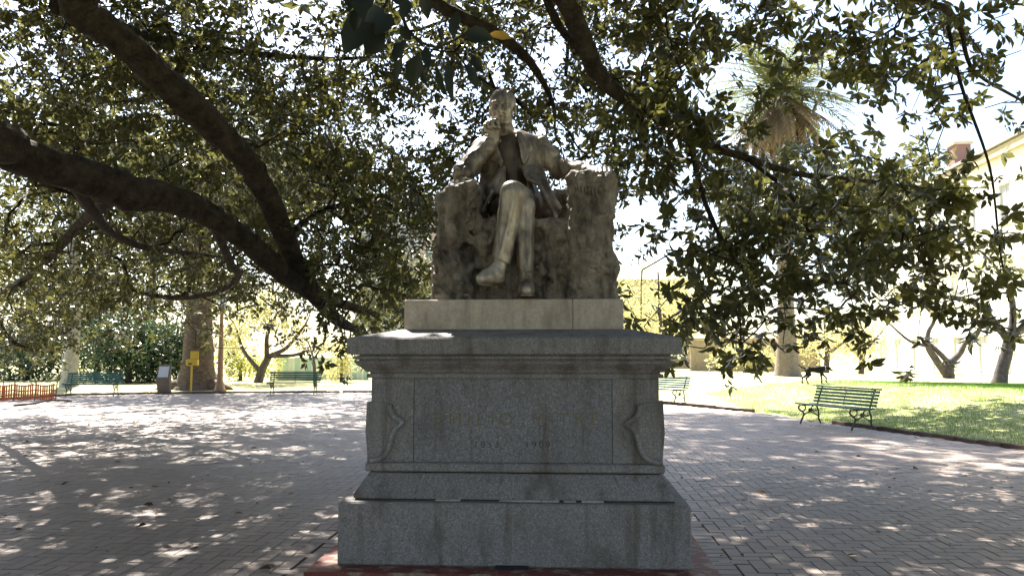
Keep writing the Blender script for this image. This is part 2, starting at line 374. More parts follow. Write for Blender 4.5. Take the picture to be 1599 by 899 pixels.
n = len(rest); ang = YAW + kind[rest] * math.pi / 2 + rng.normal(0, .006, n)
c_, s_ = np.cos(ang)[:, None], np.sin(ang)[:, None]
tx, ty = rng.normal(0, .005, n)[:, None], rng.normal(0, .005, n)[:, None]
X = PV[None, :, 0] * c_ - PV[None, :, 1] * s_ + wx[rest][:, None]; Y = PV[None, :, 0] * s_ + PV[None, :, 1] * c_ + wy[rest][:, None]
Z = PV[None, :, 2] + PV[None, :, 0] * tx + PV[None, :, 1] * ty + rng.normal(0, .0012, n)[:, None]
VV = np.stack([X, Y, Z], -1).reshape(-1, 3); FF = (PF[None] + (np.arange(n) * len(PV))[:, None, None]).reshape(-1, 4)
o = link('pavers', mesh_np('pavers', VV, FF, False, np.repeat(rng.random(n), len(PV))), plaza, M['paver']); o['kind'] = 'stuff'
# border course round the monument step: bricks laid across, then a dark slot
bm_ = mesh_np('border_paver', PV * np.array([1, 1, 1]), PF, False, np.full(len(PV), .45)); bm_.materials.append(M['paver'])
for sx in (-1, 1):
    for r in range(24):
        lyy = -1.56 + (r + .5) * w * 1.02; lxx = sx * (1.40 + .004 + w)
        o = link('paver', pmes[int(rng.integers(6))], plaza)
        o.location = (PED[0] + lxx * ca - lyy * sa, PED[1] + lxx * sa + lyy * ca, rng.normal(0, .001)); o.rotation_euler = (0, 0, YAW + rng.normal(0, .004))
# kerbs: upright bricks set on edge
def kerb(pts):
    P = np.asarray(pts, float); out = []
    root = tag(empty('kerb', (P[0][0], P[0][1], 0)), kind='structure')
    seg = np.linalg.norm(np.diff(P, axis=0), axis=1); L = seg.sum(); L0 = .5; m = int(L / L0); cum = np.concatenate([[0], np.cumsum(seg)])
    for i in range(m):
        s = (i + .5) * L0; q = min(np.searchsorted(cum, s) - 1, len(seg) - 1); t = (s - cum[q]) / seg[q]; p = P[q] + (P[q + 1] - P[q]) * t; e = (P[q + 1] - P[q]) / seg[q]
        o = link('kerb_stone', KERB, root); o.location = (p[0] - P[0][0], p[1] - P[0][1], rng.normal(0, .006)); o.rotation_euler = (0, rng.normal(0, .012), math.atan2(e[1], e[0]) + rng.normal(0, .015))
KERB = MB().box((0, 0, -.005), (.247, .05, .075), 0, .012).mesh('kerb_stone'); KERB.materials.append(M['kerb'])
sp_ = smooth_path
kerb(sp_([(-6.6, 31.4), (-1, 31.2), (2.5, 29.2), (4.0, 26.6), (4.6, 25.0), (6.5, 21.1)], 5)); kerb([(7.15, 18.0), (8.4, 13.2), (10.5, 6.0), (11.6, 2.0)])
kerb([(-22, 24.3), (-17.0, 26.3), (-15.8, 29.3), (-13.0, 30.4), (-6.7, 31.4)])
# grass blades on the nearer lawn
n = 90000
bx = rng.uniform(6.4, 19, n * 2); by = rng.uniform(9, 27, n * 2); sd = poly_sd(np.stack([bx, by], -1), PLAZA); kk = (sd > .05) & (bx < .68 * by + 2)
bx, by = bx[kk][:n], by[kk][:n]; bz = ground_h(bx, by); n = len(bx); a = rng.random(n) * 6.283; hh = rng.uniform(.025, .07, n); ww = rng.uniform(.003, .006, n)
ln = rng.normal(0, .02, (n, 2))
V = np.stack([np.stack([bx - np.cos(a) * ww, by - np.sin(a) * ww, bz - .01], -1), np.stack([bx + np.cos(a) * ww, by + np.sin(a) * ww, bz - .01], -1), np.stack([bx + ln[:, 0], by + ln[:, 1], bz + hh], -1)], 1).reshape(-1, 3)
tag(link('grass', mesh_np('grass', V, np.arange(n * 3).reshape(-1, 3), False, np.repeat(rng.random(n), 3)), None, M['blade']), 'short green grass growing over the lawn beside the plaza', 'grass', kind='stuff')
# ================================================================ monument
ped = empty('monument_pedestal', (PED[0], PED[1], 0), YAW, 'stepped grey granite pedestal with moulded cornice, carved name and dates', 'pedestal')
_o = np.array([PED[0], PED[1], 0.]); _ex = np.array([ca, sa, 0]); _ey = np.array([-sa, ca, 0])
def L(px, py, ly):
    """pedestal-local point seen at photo pixel px, py on the upright plane local y = ly"""
    u = (px - 799.5) / F_PX; v = (449.5 - py) / F_PX; D = np.array([u, ct - v * st, st + v * ct]); C = np.array([0, 0, CAM_H])
    s = (ly - np.dot(C - _o, _ey)) / np.dot(D, _ey); P = C + D * s - _o
    return np.array([P @ _ex, ly, P[2]])
def zl(py, ly): return L(800, py, ly)[2]
STEP = .12
# red painted step with a paler worn top
MB().box((0, 0, STEP / 2 - .02), (1.40, 1.40, STEP / 2 + .02), 0, .008).build('step', M['red_paint'], ped)
z0 = STEP; z1 = zl(786, -1.22)
# plinth: three front stones of different width over one core
MB().box((0, 0, (z0 + z1) / 2), (1.22, 1.22, (z1 - z0) / 2), 0, .012).build('plinth', M['granite'], ped)
# battered base course, bottom 1.13 top 1.045
zb0 = z1 + .012; zb1 = zl(739, -1.05)
def frustum(x0, x1, hx0, hx1, z0, z1, yb, yt, e=.0025):
    """front-to-back stone with sloping faces between fractions x0..x1"""
    V = []
    for z, hx, y in ((z0, hx0, yb), (z0 + .03, hx0, yb), (z1, hx1, yt)):
        V.append([(hx * x0 + e, -y, z), (hx * x1 - e, -y, z), (hx * x1 - e, y, z), (hx * x0 + e, y, z)])
    return MB().rings(V)
frustum(-1, 1, 1.122, 1.032, zb0 - .012, zb1 - .004, 1.128, 1.038, 0).build('base_core', M['joint'], ped)
for a, b in ((-1, -.61), (-.61, 0), (0, 1)):
    frustum(a, b, 1.135, 1.045, zb0, zb1, 1.135, 1.045, .004).build('base_stone', M['granite'], ped)
for fx_ in (-.61, 0):
    x0_, x1_ = 1.135 * fx_, 1.045 * fx_
    MB().add([(x0_ - .006, -1.139, zb0 + .012), (x0_ + .006, -1.139, zb0 + .012), (x1_ + .005, -1.049, zb1 - .004), (x1_ - .005, -1.049, zb1 - .004), (x0_ - .006, -1.10, zb0 + .012), (x0_ + .006, -1.10, zb0 + .012), (x1_ + .005, -1.02, zb1 - .004), (x1_ - .005, -1.02, zb1 - .004)], [(0, 1, 2, 3), (7, 6, 5, 4), (0, 4, 5, 1), (1, 5, 6, 2), (2, 6, 7, 3), (3, 7, 4, 0)]).build('mortar_seam', M['mortar'], ped)
for q in range(26):      # crumbling mortar squeezed out along the bed joint
    x_ = rng.uniform(-1.1, -.3) if q < 2 else rng.uniform(-.05, .62); MB().box((x_, -1.142, z1 + .006), (rng.uniform(.012, .06), .016, rng.uniform(.004, .009)), rng.normal(0, .05), .003).build('mortar_crumb', M['mortar'], ped)
# pointed leaf tips carved along the top of the battered course
for i in range(13):
    x = -.90 + i * .15; yy = -1.052; hh = .055 + .01 * ((i * 7) % 3)
    V = [(x - .04, yy - .006, zb1 - .004), (x + .04, yy - .006, zb1 - .004), (x, yy - .046 * hh / .07 - .004, zb1 - hh), (x - .04, yy + .03, zb1 - .004), (x + .04, yy + .03, zb1 - .004), (x, yy, zb1 - hh)]
    MB().add(V, [(0, 1, 2), (3, 5, 4), (0, 2, 5, 3), (1, 4, 5, 2), (0, 3, 4, 1)]).build('leaf_tip', M['granite'], ped)
# band under the die
zd0 = zl(723.5, -1.07); MB().box((0, 0, (zb1 + .010 + zd0) / 2), (1.07, 1.07, (zd0 - zb1 - .010) / 2), 0, .010).build('band', M['granite'], ped)
zd1 = zl(590, -1.04)
# die: centre panel between two corner piers
xa, xb = L(646, 660, -1.04)[0], L(956, 660, -1.04)[0]
MB().box((0, .02, (zd0 + zd1) / 2), (1.03, 1.01, (zd1 - zd0) / 2 + .004)).build('die_core', M['joint'], ped)
for a, b, m_, pr in ((-1.038, xa, 'granite', 0), (xa, xb, 'granite_panel', .001), (xb, 1.038, 'granite', 0)):
    MB().box(((a + b) / 2, 0, (zd0 + zd1) / 2), ((b - a) / 2 - .0012, 1.038 + pr, (zd1 - zd0) / 2), 0, .004).build('die_panel' if pr else 'corner_pier', M[m_], ped)
# cornice as one moulded stone: list of (half size, height)
zc = lambda py, h: zl(py, -h)
prof = [(1.066, zd1), (1.066, zc(583.5, 1.062)), (1.046, zc(583.2, 1.062)), (1.046, zc(581.5, 1.062))]
za, zb = zc(581, 1.07), zc(564, 1.14)
for t in np.linspace(0, 1, 9):
    prof.append((1.072 + (1.142 - 1.072) * (.5 - .5 * math.cos(math.pi * t) * (1 - .15 * math.sin(math.pi * t))), za + (zb - za) * t))
prof += [(1.142, zb + .002), (1.112, zb + .004), (1.112, zb + .016), (1.150, zb + .018), (1.152, zc(556.5, 1.146)), (1.112, zc(556, 1.146)), (1.112, zc(553.5, 1.146)), (1.178, zc(553, 1.178)), (1.184, zc(551.5, 1.178)), (1.184, zc(529, 1.180)), (1.170, zc(526, 1.180))]
zs = zl(514, -.83); prof += [(.85, zs)]
MB().rings([[(-h, -h, z), (h, -h, z), (h, h, z), (-h, h, z)] for h, z in prof]).build('cornice', M['granite'], ped)
# block under the statue
SL = zl(467, -.83); slabx0, slabx1 = L(631, 490, -.83)[0], L(974, 490, -.83)[0]; xj = L(894, 490, -.83)[0]
for a, b in ((slabx0, xj), (xj, slabx1)):
    MB().box(((a + b) / 2, .04, (zs + SL) / 2 - .01), ((b - a) / 2 - .001, .87, (SL - zs) / 2 + .01), 0, .008).build('slab_stone', M['slab'], ped)
# corner shields: raised leaf-edged plates that wrap round the front corners
def shield(sgn):
    pts = [(1029, 629), (1010, 629), (998, 632), (998, 641), (992, 652), (979, 661), (989, 670), (996, 684), (1000, 700), (1008, 714), (1020, 720), (1034, 722)]
    P = [L(a, b, -1.05) for a, b in pts]; edge = [(p[0], p[2]) for p in P]
    e2 = smooth_path(np.array(edge[2:]), 3)
    X = 1.058
    outer = [(X, edge[-1][1]), (X + .012, (edge[-1][1] + edge[0][1]) / 2), (X + .004, edge[0][1])]
    poly = [tuple(edge[0]), tuple(edge[1])] + [tuple(q) for q in e2] + outer[1:2] + outer[2:]
    poly = [(sgn * x, z) for x, z in poly]
    root = MB().prism(poly, -1.066, -.55).build('corner_shield', M['granite'], ped)
    rim = [(sgn * x, -1.064, z) for x, z in e2]
    MB().tube(rim, .022, 8).build('shield_rim', M['granite'], root, True)
shield(1); shield(-1)
# carved inscription
def text(body, size, cx_px, py, ly, m, name, depth=.0012, space=1.0):
    cu = bpy.data.curves.new(name, 'FONT'); cu.body = body; cu.size = size; cu.align_x = 'CENTER'; cu.align_y = 'CENTER'; cu.extrude = depth; cu.space_character = space; cu.offset = -.0012
    t = bpy.data.objects.new('tmp', cu); col.objects.link(t); dg = bpy.context.evaluated_depsgraph_get(); me = bpy.data.meshes.new_from_object(t.evaluated_get(dg))
    bpy.data.objects.remove(t); me.name = name; me.materials.clear(); o = link(name, me, ped, m)
    p = L(cx_px, py, ly); o.location = p; o.rotation_euler = (R(90), 0, 0); return o
def line(body, size, x0, x1, py, m, name, adv):
    root = empty(name, L((x0 + x1) / 2, py, -1.0400)); root.parent = ped
    tot = sum(adv.get(c, 1.0) for c in body); x = x0
    for c in body:
        wd = adv.get(c, 1.0) * (x1 - x0) / tot
        if c != ' ':
            o = text(c, size, x + wd / 2, py, -1.0400, m, 'letter', .0006); o.parent = root; o.location = Vector(o.location) - Vector(root.location)
        x += wd
line('EMILIO MITRE', .128, 672, 940, 655, M['ochre'], 'name_inscription', {'I': .55, 'M': 1.25, 'O': 1.2, ' ': .9})
line('1853 - 1909', .066, 738, 861, 694, M['carved'], 'date_inscription', {' ': 1.2})
MB().box((.0, -1.245, STEP + .009), (.115, .02, .009), 0, .003).build('foot_plate', M['carved'], ped)

# ---------------------------------------------------------------- sculpting with distance fields
class Field:
    def __init__(s, lo, hi, h):
        s.lo = np.array(lo, float); s.h = h; s.n = np.ceil((np.array(hi) - s.lo) / h).astype(int) + 1; s.f = np.full(s.n, .3, np.float32)
    def block(s, lo, hi):
        a = np.maximum(np.floor((np.array(lo) - s.lo) / s.h).astype(int), 0); b = np.minimum(np.ceil((np.array(hi) - s.lo) / s.h).astype(int) + 1, s.n)
        if (b <= a).any(): return None
        ax = [((np.arange(a[i], b[i]) * s.h) + s.lo[i]).astype(np.float32) for i in range(3)]
        return tuple(slice(a[i], b[i]) for i in range(3)), np.meshgrid(*ax, indexing='ij')
    def op(s, prim, k=.02, mode='u', clip=None):
        fn, lo, hi = prim; m = k + 4 * s.h
        r = s.block(np.array(lo) - m, np.array(hi) + m)
        if r is None: return s
        sl, (X, Y, Z) = r; d = fn(X, Y, Z); g = s.f[sl]
        if clip is not None: d = np.maximum(d, clip(X, Y, Z))
        if mode == 'u':
            hh = np.clip(.5 + .5 * (g - d) / k, 0, 1); s.f[sl] = g + (d - g) * hh - k * hh * (1 - hh)
        else:
            hh = np.clip(.5 - .5 * (g + d) / k, 0, 1); s.f[sl] = g + (-d - g) * hh + k * hh * (1 - hh)
        return s
    def displace(s, fn):
        ax = [((np.arange(s.n[i]) * s.h) + s.lo[i]).astype(np.float32) for i in range(3)]
        m = np.abs(s.f) < .12; I = np.nonzero(m)
        s.f[m] += fn(ax[0][I[0]], ax[1][I[1]], ax[2][I[2]]); return s
    def mesh(s, name, smooth_it=1):
        f = s.f; neg = f < 0; n = np.array(f.shape)
        acc = np.zeros(tuple(n - 1) + (3,), np.float32); cnt = np.zeros(tuple(n - 1), np.float32)
        C = [(i, j, k) for i in (0, 1) for j in (0, 1) for k in (0, 1)]
        sub = lambda a, c: a[c[0]:n[0] - 1 + c[0], c[1]:n[1] - 1 + c[1], c[2]:n[2] - 1 + c[2]]
        tot = sum(sub(neg, c).astype(np.int8) for c in C); act = (tot > 0) & (tot < 8); I = np.stack(np.nonzero(act), 1)
        pos = np.zeros((len(I), 3)); ct_ = np.zeros(len(I))
        for a in C:
            for ax in range(3):
                if a[ax]: continue
                b = list(a); b[ax] = 1
                fa = f[tuple((I + a).T)]; fb = f[tuple((I + b).T)]; cr = (fa < 0) != (fb < 0); t = np.where(cr, fa / np.where(cr, fa - fb, 1), 0)
                p = np.array(a, float)[None] + 0 * pos; p[:, ax] += t; pos += p * cr[:, None]; ct_ += cr
        V = (I + pos / ct_[:, None]) * s.h + s.lo
        vid = -np.ones(tuple(n - 1), np.int64); vid[tuple(I.T)] = np.arange(len(I)); quads = []
        for ax in range(3):
            o1, o2 = (ax + 1) % 3, (ax + 2) % 3
            sa_ = [slice(None)] * 3; sb_ = [slice(None)] * 3; sa_[ax] = slice(0, -1); sb_[ax] = slice(1, None)
            ch = neg[tuple(sa_)] != neg[tuple(sb_)]; E = np.stack(np.nonzero(ch), 1)
            ok = (E[:, o1] > 0) & (E[:, o2] > 0) & (E[:, o1] < n[o1] - 1) & (E[:, o2] < n[o2] - 1); E = E[ok]
            e1 = np.zeros(3, int); e1[o1] = 1; e2 = np.zeros(3, int); e2[o2] = 1
            q = np.stack([vid[tuple((E - e1 - e2).T)], vid[tuple((E - e2).T)], vid[tuple(E.T)], vid[tuple((E - e1).T)]], 1)
            fl = ~neg[tuple(E.T)]; q[fl] = q[fl][:, ::-1]; quads.append(q)
        Q = np.concatenate(quads); Q = Q[(Q >= 0).all(1)]
        for _ in range(smooth_it):
            A = np.zeros_like(V); c = np.zeros(len(V))
            for i in range(4):
                j = (i + 1) % 4; np.add.at(A, Q[:, i], V[Q[:, j]]); np.add.at(A, Q[:, j], V[Q[:, i]]); np.add.at(c, Q[:, i], 1); np.add.at(c, Q[:, j], 1)
            V = V * .5 + .5 * A / np.maximum(c, 1)[:, None]
        return mesh_np(name, V, Q, True)
f32 = np.float32
def cone(a, b, ra, rb):
    a = np.array(a, float); b = np.array(b, float); e = b - a; ee = float(e @ e) + 1e-12
    def fn(X, Y, Z):
        t = np.clip(((X - f32(a[0])) * f32(e[0]) + (Y - f32(a[1])) * f32(e[1]) + (Z - f32(a[2])) * f32(e[2])) / f32(ee), 0, 1)
        return np.sqrt((X - f32(a[0]) - t * f32(e[0])) ** 2 + (Y - f32(a[1]) - t * f32(e[1])) ** 2 + (Z - f32(a[2]) - t * f32(e[2])) ** 2) - (f32(ra) + f32(rb - ra) * t)
    m = max(ra, rb); return fn, np.minimum(a, b) - m, np.maximum(a, b) + m
def ball(c, r): return cone(c, np.array(c) + [0, 0, 1e-4], r, r)
def ell(c, r, rot=None):
    c = np.array(c, float); r = np.array(r, float); Rm = np.array(rot.to_3x3()).T if rot is not None else np.eye(3)
    def fn(X, Y, Z):
        x, y, z = X - f32(c[0]), Y - f32(c[1]), Z - f32(c[2])
        q = [f32(Rm[i, 0]) * x + f32(Rm[i, 1]) * y + f32(Rm[i, 2]) * z for i in range(3)]
        k0 = np.sqrt(sum((q[i] / f32(r[i])) ** 2 for i in range(3))); k1 = np.sqrt(sum((q[i] / f32(r[i] ** 2)) ** 2 for i in range(3))) + f32(1e-6)
        return k0 * (k0 - 1) / k1
    m = r.max(); return fn, c - m, c + m
def rbox(c, h, r=.02, rz=0.0):
    c = np.array(c, float); h = np.array(h, float) - r; cs, sn = f32(math.cos(rz)), f32(math.sin(rz))
    def fn(X, Y, Z):
        x, y = X - f32(c[0]), Y - f32(c[1]); xr = x * cs + y * sn; yr = -x * sn + y * cs
        qx, qy, qz = np.abs(xr) - f32(h[0]), np.abs(yr) - f32(h[1]), np.abs(Z - f32(c[2])) - f32(h[2])
        return np.sqrt(np.maximum(qx, 0) ** 2 + np.maximum(qy, 0) ** 2 + np.maximum(qz, 0) ** 2) + np.minimum(np.maximum(qx, np.maximum(qy, qz)), 0) - f32(r)
    m = np.array([max(h[0], h[1]) * 1.5 + r, max(h[0], h[1]) * 1.5 + r, h[2] + r]) if rz else h + r
    return fn, c - m, c + m
def tri(a, b, c, th):
    a, b, c = (np.array(q, float) for q in (a, b, c)); nrm = np.cross(b - a, c - a); nn = float(nrm @ nrm)
    def fn(X, Y, Z):
        P = np.stack([X, Y, Z], -1).astype(np.float32); res = None; ins = np.ones(X.shape, bool)
        for p, q in ((a, b), (b, c), (c, a)):
            e = q - p; w_ = P - p.astype(f32); ins &= (w_ @ np.cross(nrm, e).astype(f32)) >= 0
            t = np.clip((w_ @ e.astype(f32)) / f32(e @ e), 0, 1); d = ((w_ - t[..., None] * e.astype(f32)) ** 2).sum(-1); res = d if res is None else np.minimum(res, d)
        pl = ((P - a.astype(f32)) @ nrm.astype(f32)) ** 2 / f32(nn)
        return np.sqrt(np.where(ins, pl, res)) - f32(th)
    A = np.stack([a, b, c]); return fn, A.min(0) - th, A.max(0) + th
def quad(F_, a, b, c, d, th, k=.02): F_.op(tri(a, b, c, th), k); F_.op(tri(a, c, d, th), k)
def chain(F_, pts, k=.02):
    for (a, ra), (b, rb) in zip(pts[:-1], pts[1:]): F_.op(cone(a, b, ra, rb), k)
def wob(X, Y, Z, s, seed=0):
    r_ = np.random.default_rng(seed); o = 0
    for i in range(6):
        d = unit(r_.normal(size=3)) * s * (1.0 + .45 * i); o = o + np.sin(X * f32(d[0]) + Y * f32(d[1]) + Z * f32(d[2]) + f32(r_.random() * 6.28) + 1.3 * np.sin(Y * f32(d[2] * .6) + Z * f32(d[0] * .5) + i)) / (1 + .5 * i)
    return o / 2.2

stat = empty('seated_statue', (PED[0] - sa * 0, PED[1], SL), YAW, 'weathered stone statue of a seated suited man cheek on fist on rough rock', 'statue')
def part(name, field, m, parent=stat, it=1):
    me = field.mesh(name, it); me.transform(Matrix.Translation((0, 0, -SL))); return link(name, me, parent, m)
# ---- rock seat
elR_ = L(725, 271, -.20)
Fr = Field((-.95, -.92, SL - .02), (.95, .85, 3.35), .014)
def X0(px, py, ly): return L(px, py, ly)[0]
lx0, lx1 = X0(676, 400, -.7), X0(740, 320, -.7); rx0, rx1 = X0(893, 320, -.7), X0(958, 400, -.7)
ltop, rtop = zl(281, -.66), zl(272, -.62); seat = zl(338, -.62)
Fr.op(rbox(((lx0 + lx1) / 2, -.06, (SL + ltop) / 2 - .02), ((lx1 - lx0) / 2 + .01, .64, (ltop - SL) / 2 + .02), .04), .01)
Fr.op(rbox(((rx0 + rx1) / 2, -.06, (SL + rtop) / 2 - .02), ((rx1 - rx0) / 2 + .01, .62, (rtop - SL) / 2 + .02), .05), .01)
Fr.op(ell((rx1 - .10, -.28, rtop + .0), (.15, .30, .07)), .05)
Fr.op(rbox((0, .02, (SL + seat) / 2 - .03), ((rx1 - lx0) / 2 - .04, .555, (seat - SL) / 2 + .02), .05), .05)
Fr.op(rbox((.0, .48, (SL + zl(302, .4)) / 2), ((rx1 - lx0) / 2 - .06, .13, (zl(302, .4) - SL) / 2), .04), .05)
cut = unit(np.array([-.62, -.1, .78])); cp_ = np.array([lx0 + .05, 0, ltop - .0])
Fr.op((lambda X, Y, Z: -((X - f32(cp_[0])) * f32(cut[0]) + (Y - f32(cp_[1])) * f32(cut[1]) + (Z - f32(cp_[2])) * f32(cut[2])), (lx0 - .2, -.9, ltop - .35), (lx0 + .3, .8, ltop + .2)), .05, 's')
Fr.op(ell((rx1 - .045, -.35, rtop - .13), (.085, .30, .17)), .05)
Fr.op(ell((rx1 + .05, -.45, SL + .55), (.085, .30, .20)), .06, 's')
Fr.op(ell((lx0 - .03, -.55, SL + .62), (.07, .30, .24)), .06, 's')
Fr.op(ell((-.30, -.66, SL + .45), (.15, .09, .42)), .08, 's')          # hollow beside the crossed leg
for q in range(60):      # broken lumps over the sides and front
    sx = rng.choice([-1, 1]); c = (rng.uniform(lx0, rx1), -.53 + rng.uniform(-.02, .04), rng.uniform(SL + .05, seat - .05)) if q % 2 else ((lx0 + .06 if sx < 0 else rx1 - .06) + rng.uniform(-.02, .02), rng.uniform(-.6, .5), rng.uniform(SL + .05, ltop - .1))
    Fr.op(ell(c, rng.uniform(.04, .10, 3) * np.array([1, .7, 1.2])), .04, 'u' if rng.random() < .6 else 's')
Fr.op(ell(((rx0 + rx1) / 2 + .02, -.64, SL + .25), (.16, .09, .32)), .06)
Fr.op(ell((elR_[0] + .02, elR_[1], elR_[2] - .20), (.16, .26, .13)), .05)
Fr.displace(lambda X, Y, Z: f32(.026) * wob(X, Y, Z, 8, 1) + f32(.030) * np.abs(wob(X, Y, Z, 19, 2)) + f32(.018) * np.abs(wob(X, Y, Z, 45, 3)) + f32(.008) * wob(X, Y, Z, 80, 4) - f32(.022))
Fr.op((lambda X, Y, Z: Z - f32(SL - .004), (-2, -2, 0), (2, 2, SL)), .001, 's')
rock = part('rock_seat', Fr, M['rock'], it=0)
# ridged ornament on the front of the right-hand arm
for i in range(7):
    a = L(897 + i * 5.2, 284 + i * 1.5, -.70); b = L(900 + i * 5.6, 297 + i * 2.2, -.70); a[2] -= SL; b[2] -= SL
    MB().tube([a, (a + b) / 2 + [0, -.012, 0], b], [.006, .012, .005], 6).build('carved_ridge', M['rock'], rock, True)

# ---- figure
H = L(784, 169, -.02); Rh = Matrix.Rotation(R(-2), 4, 'Y') @ Matrix.Rotation(R(-7), 4, 'Z') @ Matrix.Rotation(R(4), 4, 'X')
HS = 1.09
def hp(x, y, z): return H + HS * np.array(Rh @ Vector((x, y, z)))
def hcone(a, b, ra, rb): return cone(a, b, ra * HS, rb * HS)
def hball(c, r): return ball(c, r * HS)
def hell(c, r): return ell(c, np.array(r) * HS)
neckb = L(790, 212, .10); shR = L(756, 233, .10); shL = L(842, 231, .10); chest = L(798, 250, .08); belly = L(801, 292, .03); pelv = L(804, 322, .06)
elR = L(725, 271, -.20); wrR = L(771, 218, -.13); elL = L(874, 264, .02); wrL = L(921, 268, -.33)
kneeL = L(801, 303, -.64); ankL = L(782, 408, -.66); toeL = L(752, 441, -.82); kneeR = L(817, 326, -.56); ankR = L(822, 428, -.60)
hipL = pelv + [.11, 0, 0]; hipR = pelv + [-.11, 0, 0]
Fb = Field((-.62, -1.0, SL - .03), (.92, .42, 3.95), .0085)
def torso(F_, g, k=.08):
    F_.op(ell(chest, (.235 + g, .165 + g, .235 + g)), .02); F_.op(cone(belly, chest, .165 + g, .19 + g), k); F_.op(ell(pelv, (.22 + g, .19 + g, .16 + g)), k)
    F_.op(cone(shR, shL, .075 + g, .078 + g), .06); F_.op(cone(neckb + [0, .02, -.02], shL + [-.06, .02, .02], .06 + g, .06 + g), .05); F_.op(cone(neckb + [0, .02, -.02], shR + [.06, .02, .02], .06 + g, .06 + g), .05)
torso(Fb, -.01)
Fb.op(cone(neckb + [0, 0, -.05], hp(0, .035, -.09), .080, .072), .03)
# head
Fb.op(hell(hp(0, .025, .035), (.097, .126, .115)), .02); Fb.op(hell(hp(0, -.035, -.052), (.076, .084, .106)), .04); Fb.op(hell(hp(0, -.088, -.132), (.034, .028, .026)), .03)
for s in (-1, 1):
    Fb.op(hball(hp(s * .050, -.078, -.028), .027), .03); Fb.op(hcone(hp(s * .068, -.02, -.10), hp(s * .03, -.085, -.13), .02, .02), .025)
Fb.op(hcone(hp(-.056, -.098, .024), hp(.056, -.098, .024), .019, .019), .015)
for s in (-1, 1):
    Fb.op(hell(hp(s * .038, -.124, -.006), (.030, .030, .021)), .010, 's'); Fb.op(hball(hp(s * .037, -.086, -.007), .0175), .006)
    Fb.op(hcone(hp(s * .020, -.112, .020), hp(s * .060, -.094, .018), .008, .006), .008)
Fb.op(hcone(hp(0, -.108, .012), hp(0, -.148, -.048), .013, .020), .012)
for s in (-1, 1):
    Fb.op(hball(hp(s * .017, -.128, -.052), .013), .006); Fb.op(hcone(hp(s * .004, -.132, -.074), hp(s * .050, -.104, -.092), .017, .008), .006)
    Fb.op(hell(hp(s * .104, .025, -.022), (.013, .027, .040)), .008); Fb.op(hball(hp(s * .116, .02, -.018), .012), .008, 's')
Fb.op(hcone(hp(-.02, -.112, -.101), hp(.02, -.112, -.101), .010, .010), .008)
Fb.op(hcone(hp(-.025, -.118, -.091), hp(.025, -.118, -.091), .004, .004), .005, 's')
# right hand: fist under the cheek
fc = L(769, 201, -.14)
Fb.op(cone(elR, wrR, .06, .048), .02); Fb.op(cone(wrR, fc + [.010, .0, -.01], .047, .050), .03); Fb.op(ell(fc, (.058, .050, .060)), .03)
kn = [fc + np.array(v) for v in ((.022, -.030, .058), (-.012, -.036, .056), (-.042, -.030, .044), (-.062, -.016, .022))]
for i, k0 in enumerate(kn):
    m1 = k0 + np.array([-.022, -.042 + .006 * i, -.012 - .01 * i]); m2 = m1 + np.array([.012, -.002, -.045]); r0 = .0165 - .001 * i
    chain(Fb, [(fc + (k0 - fc) * .4, r0 + .003), (k0, r0 + .002), (m1, r0), (m2, r0 - .001), (m2 + np.array([.026, .02, -.004]), r0 - .003)], .006)
chain(Fb, [(fc + [.03, .0, -.03], .022), (fc + [.052, -.035, .0], .019), (fc + [.050, -.050, .042], .016), (fc + [.04, -.046, .07], .013)], .008)
Fb.op(cone(shR, elR, .075, .065), .03)
# left hand draped over the arm of the seat
Fb.op(cone(shL, elL, .075, .062), .03); Fb.op(cone(elL, wrL, .06, .045), .03)
hc = L(936, 270, -.44); Fb.op(cone(wrL, hc, .046, .050), .03); Fb.op(ell(hc, (.062, .075, .038)), .03)
for i in range(4):
    b = hc + np.array([-.040 + .030 * i, -.055, .008]); t1 = b + np.array([.008 + .004 * i, -.085 + abs(i - 1.3) * .008, -.004]); t2 = t1 + np.array([.004, -.060, -.045]); t3 = t2 + np.array([.0, -.010, -.060 + .008 * i])
    chain(Fb, [(b, .022), (t1, .0185), (t2, .0165), (t3, .013)], .006)
chain(Fb, [(hc + [-.05, .01, 0], .022), (hc + [-.085, -.05, -.01], .019), (hc + [-.092, -.105, -.028], .015)], .008)
# legs under the cloth
Fb.op(cone(hipL, kneeL, .10, .08), .03); Fb.op(cone(kneeL, ankL, .08, .045), .03); Fb.op(cone(hipR, kneeR, .10, .08), .03); Fb.op(cone(kneeR, ankR, .075, .045), .03)
Fb.op(cone(ankL, ankL * .5 + toeL * .5, .045, .04), .02); Fb.op(cone(ankR, [ankR[0], -.66, SL + .06], .045, .04), .02)
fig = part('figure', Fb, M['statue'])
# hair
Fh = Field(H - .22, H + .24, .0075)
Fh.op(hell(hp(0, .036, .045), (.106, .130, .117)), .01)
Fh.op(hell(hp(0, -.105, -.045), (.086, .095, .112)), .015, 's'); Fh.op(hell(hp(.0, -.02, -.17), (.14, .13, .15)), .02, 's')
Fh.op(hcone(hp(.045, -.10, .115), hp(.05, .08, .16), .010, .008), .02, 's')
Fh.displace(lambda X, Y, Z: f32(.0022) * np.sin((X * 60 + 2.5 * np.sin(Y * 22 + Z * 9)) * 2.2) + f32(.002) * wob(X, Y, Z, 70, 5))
part('hair', Fh, M['statue'], fig)
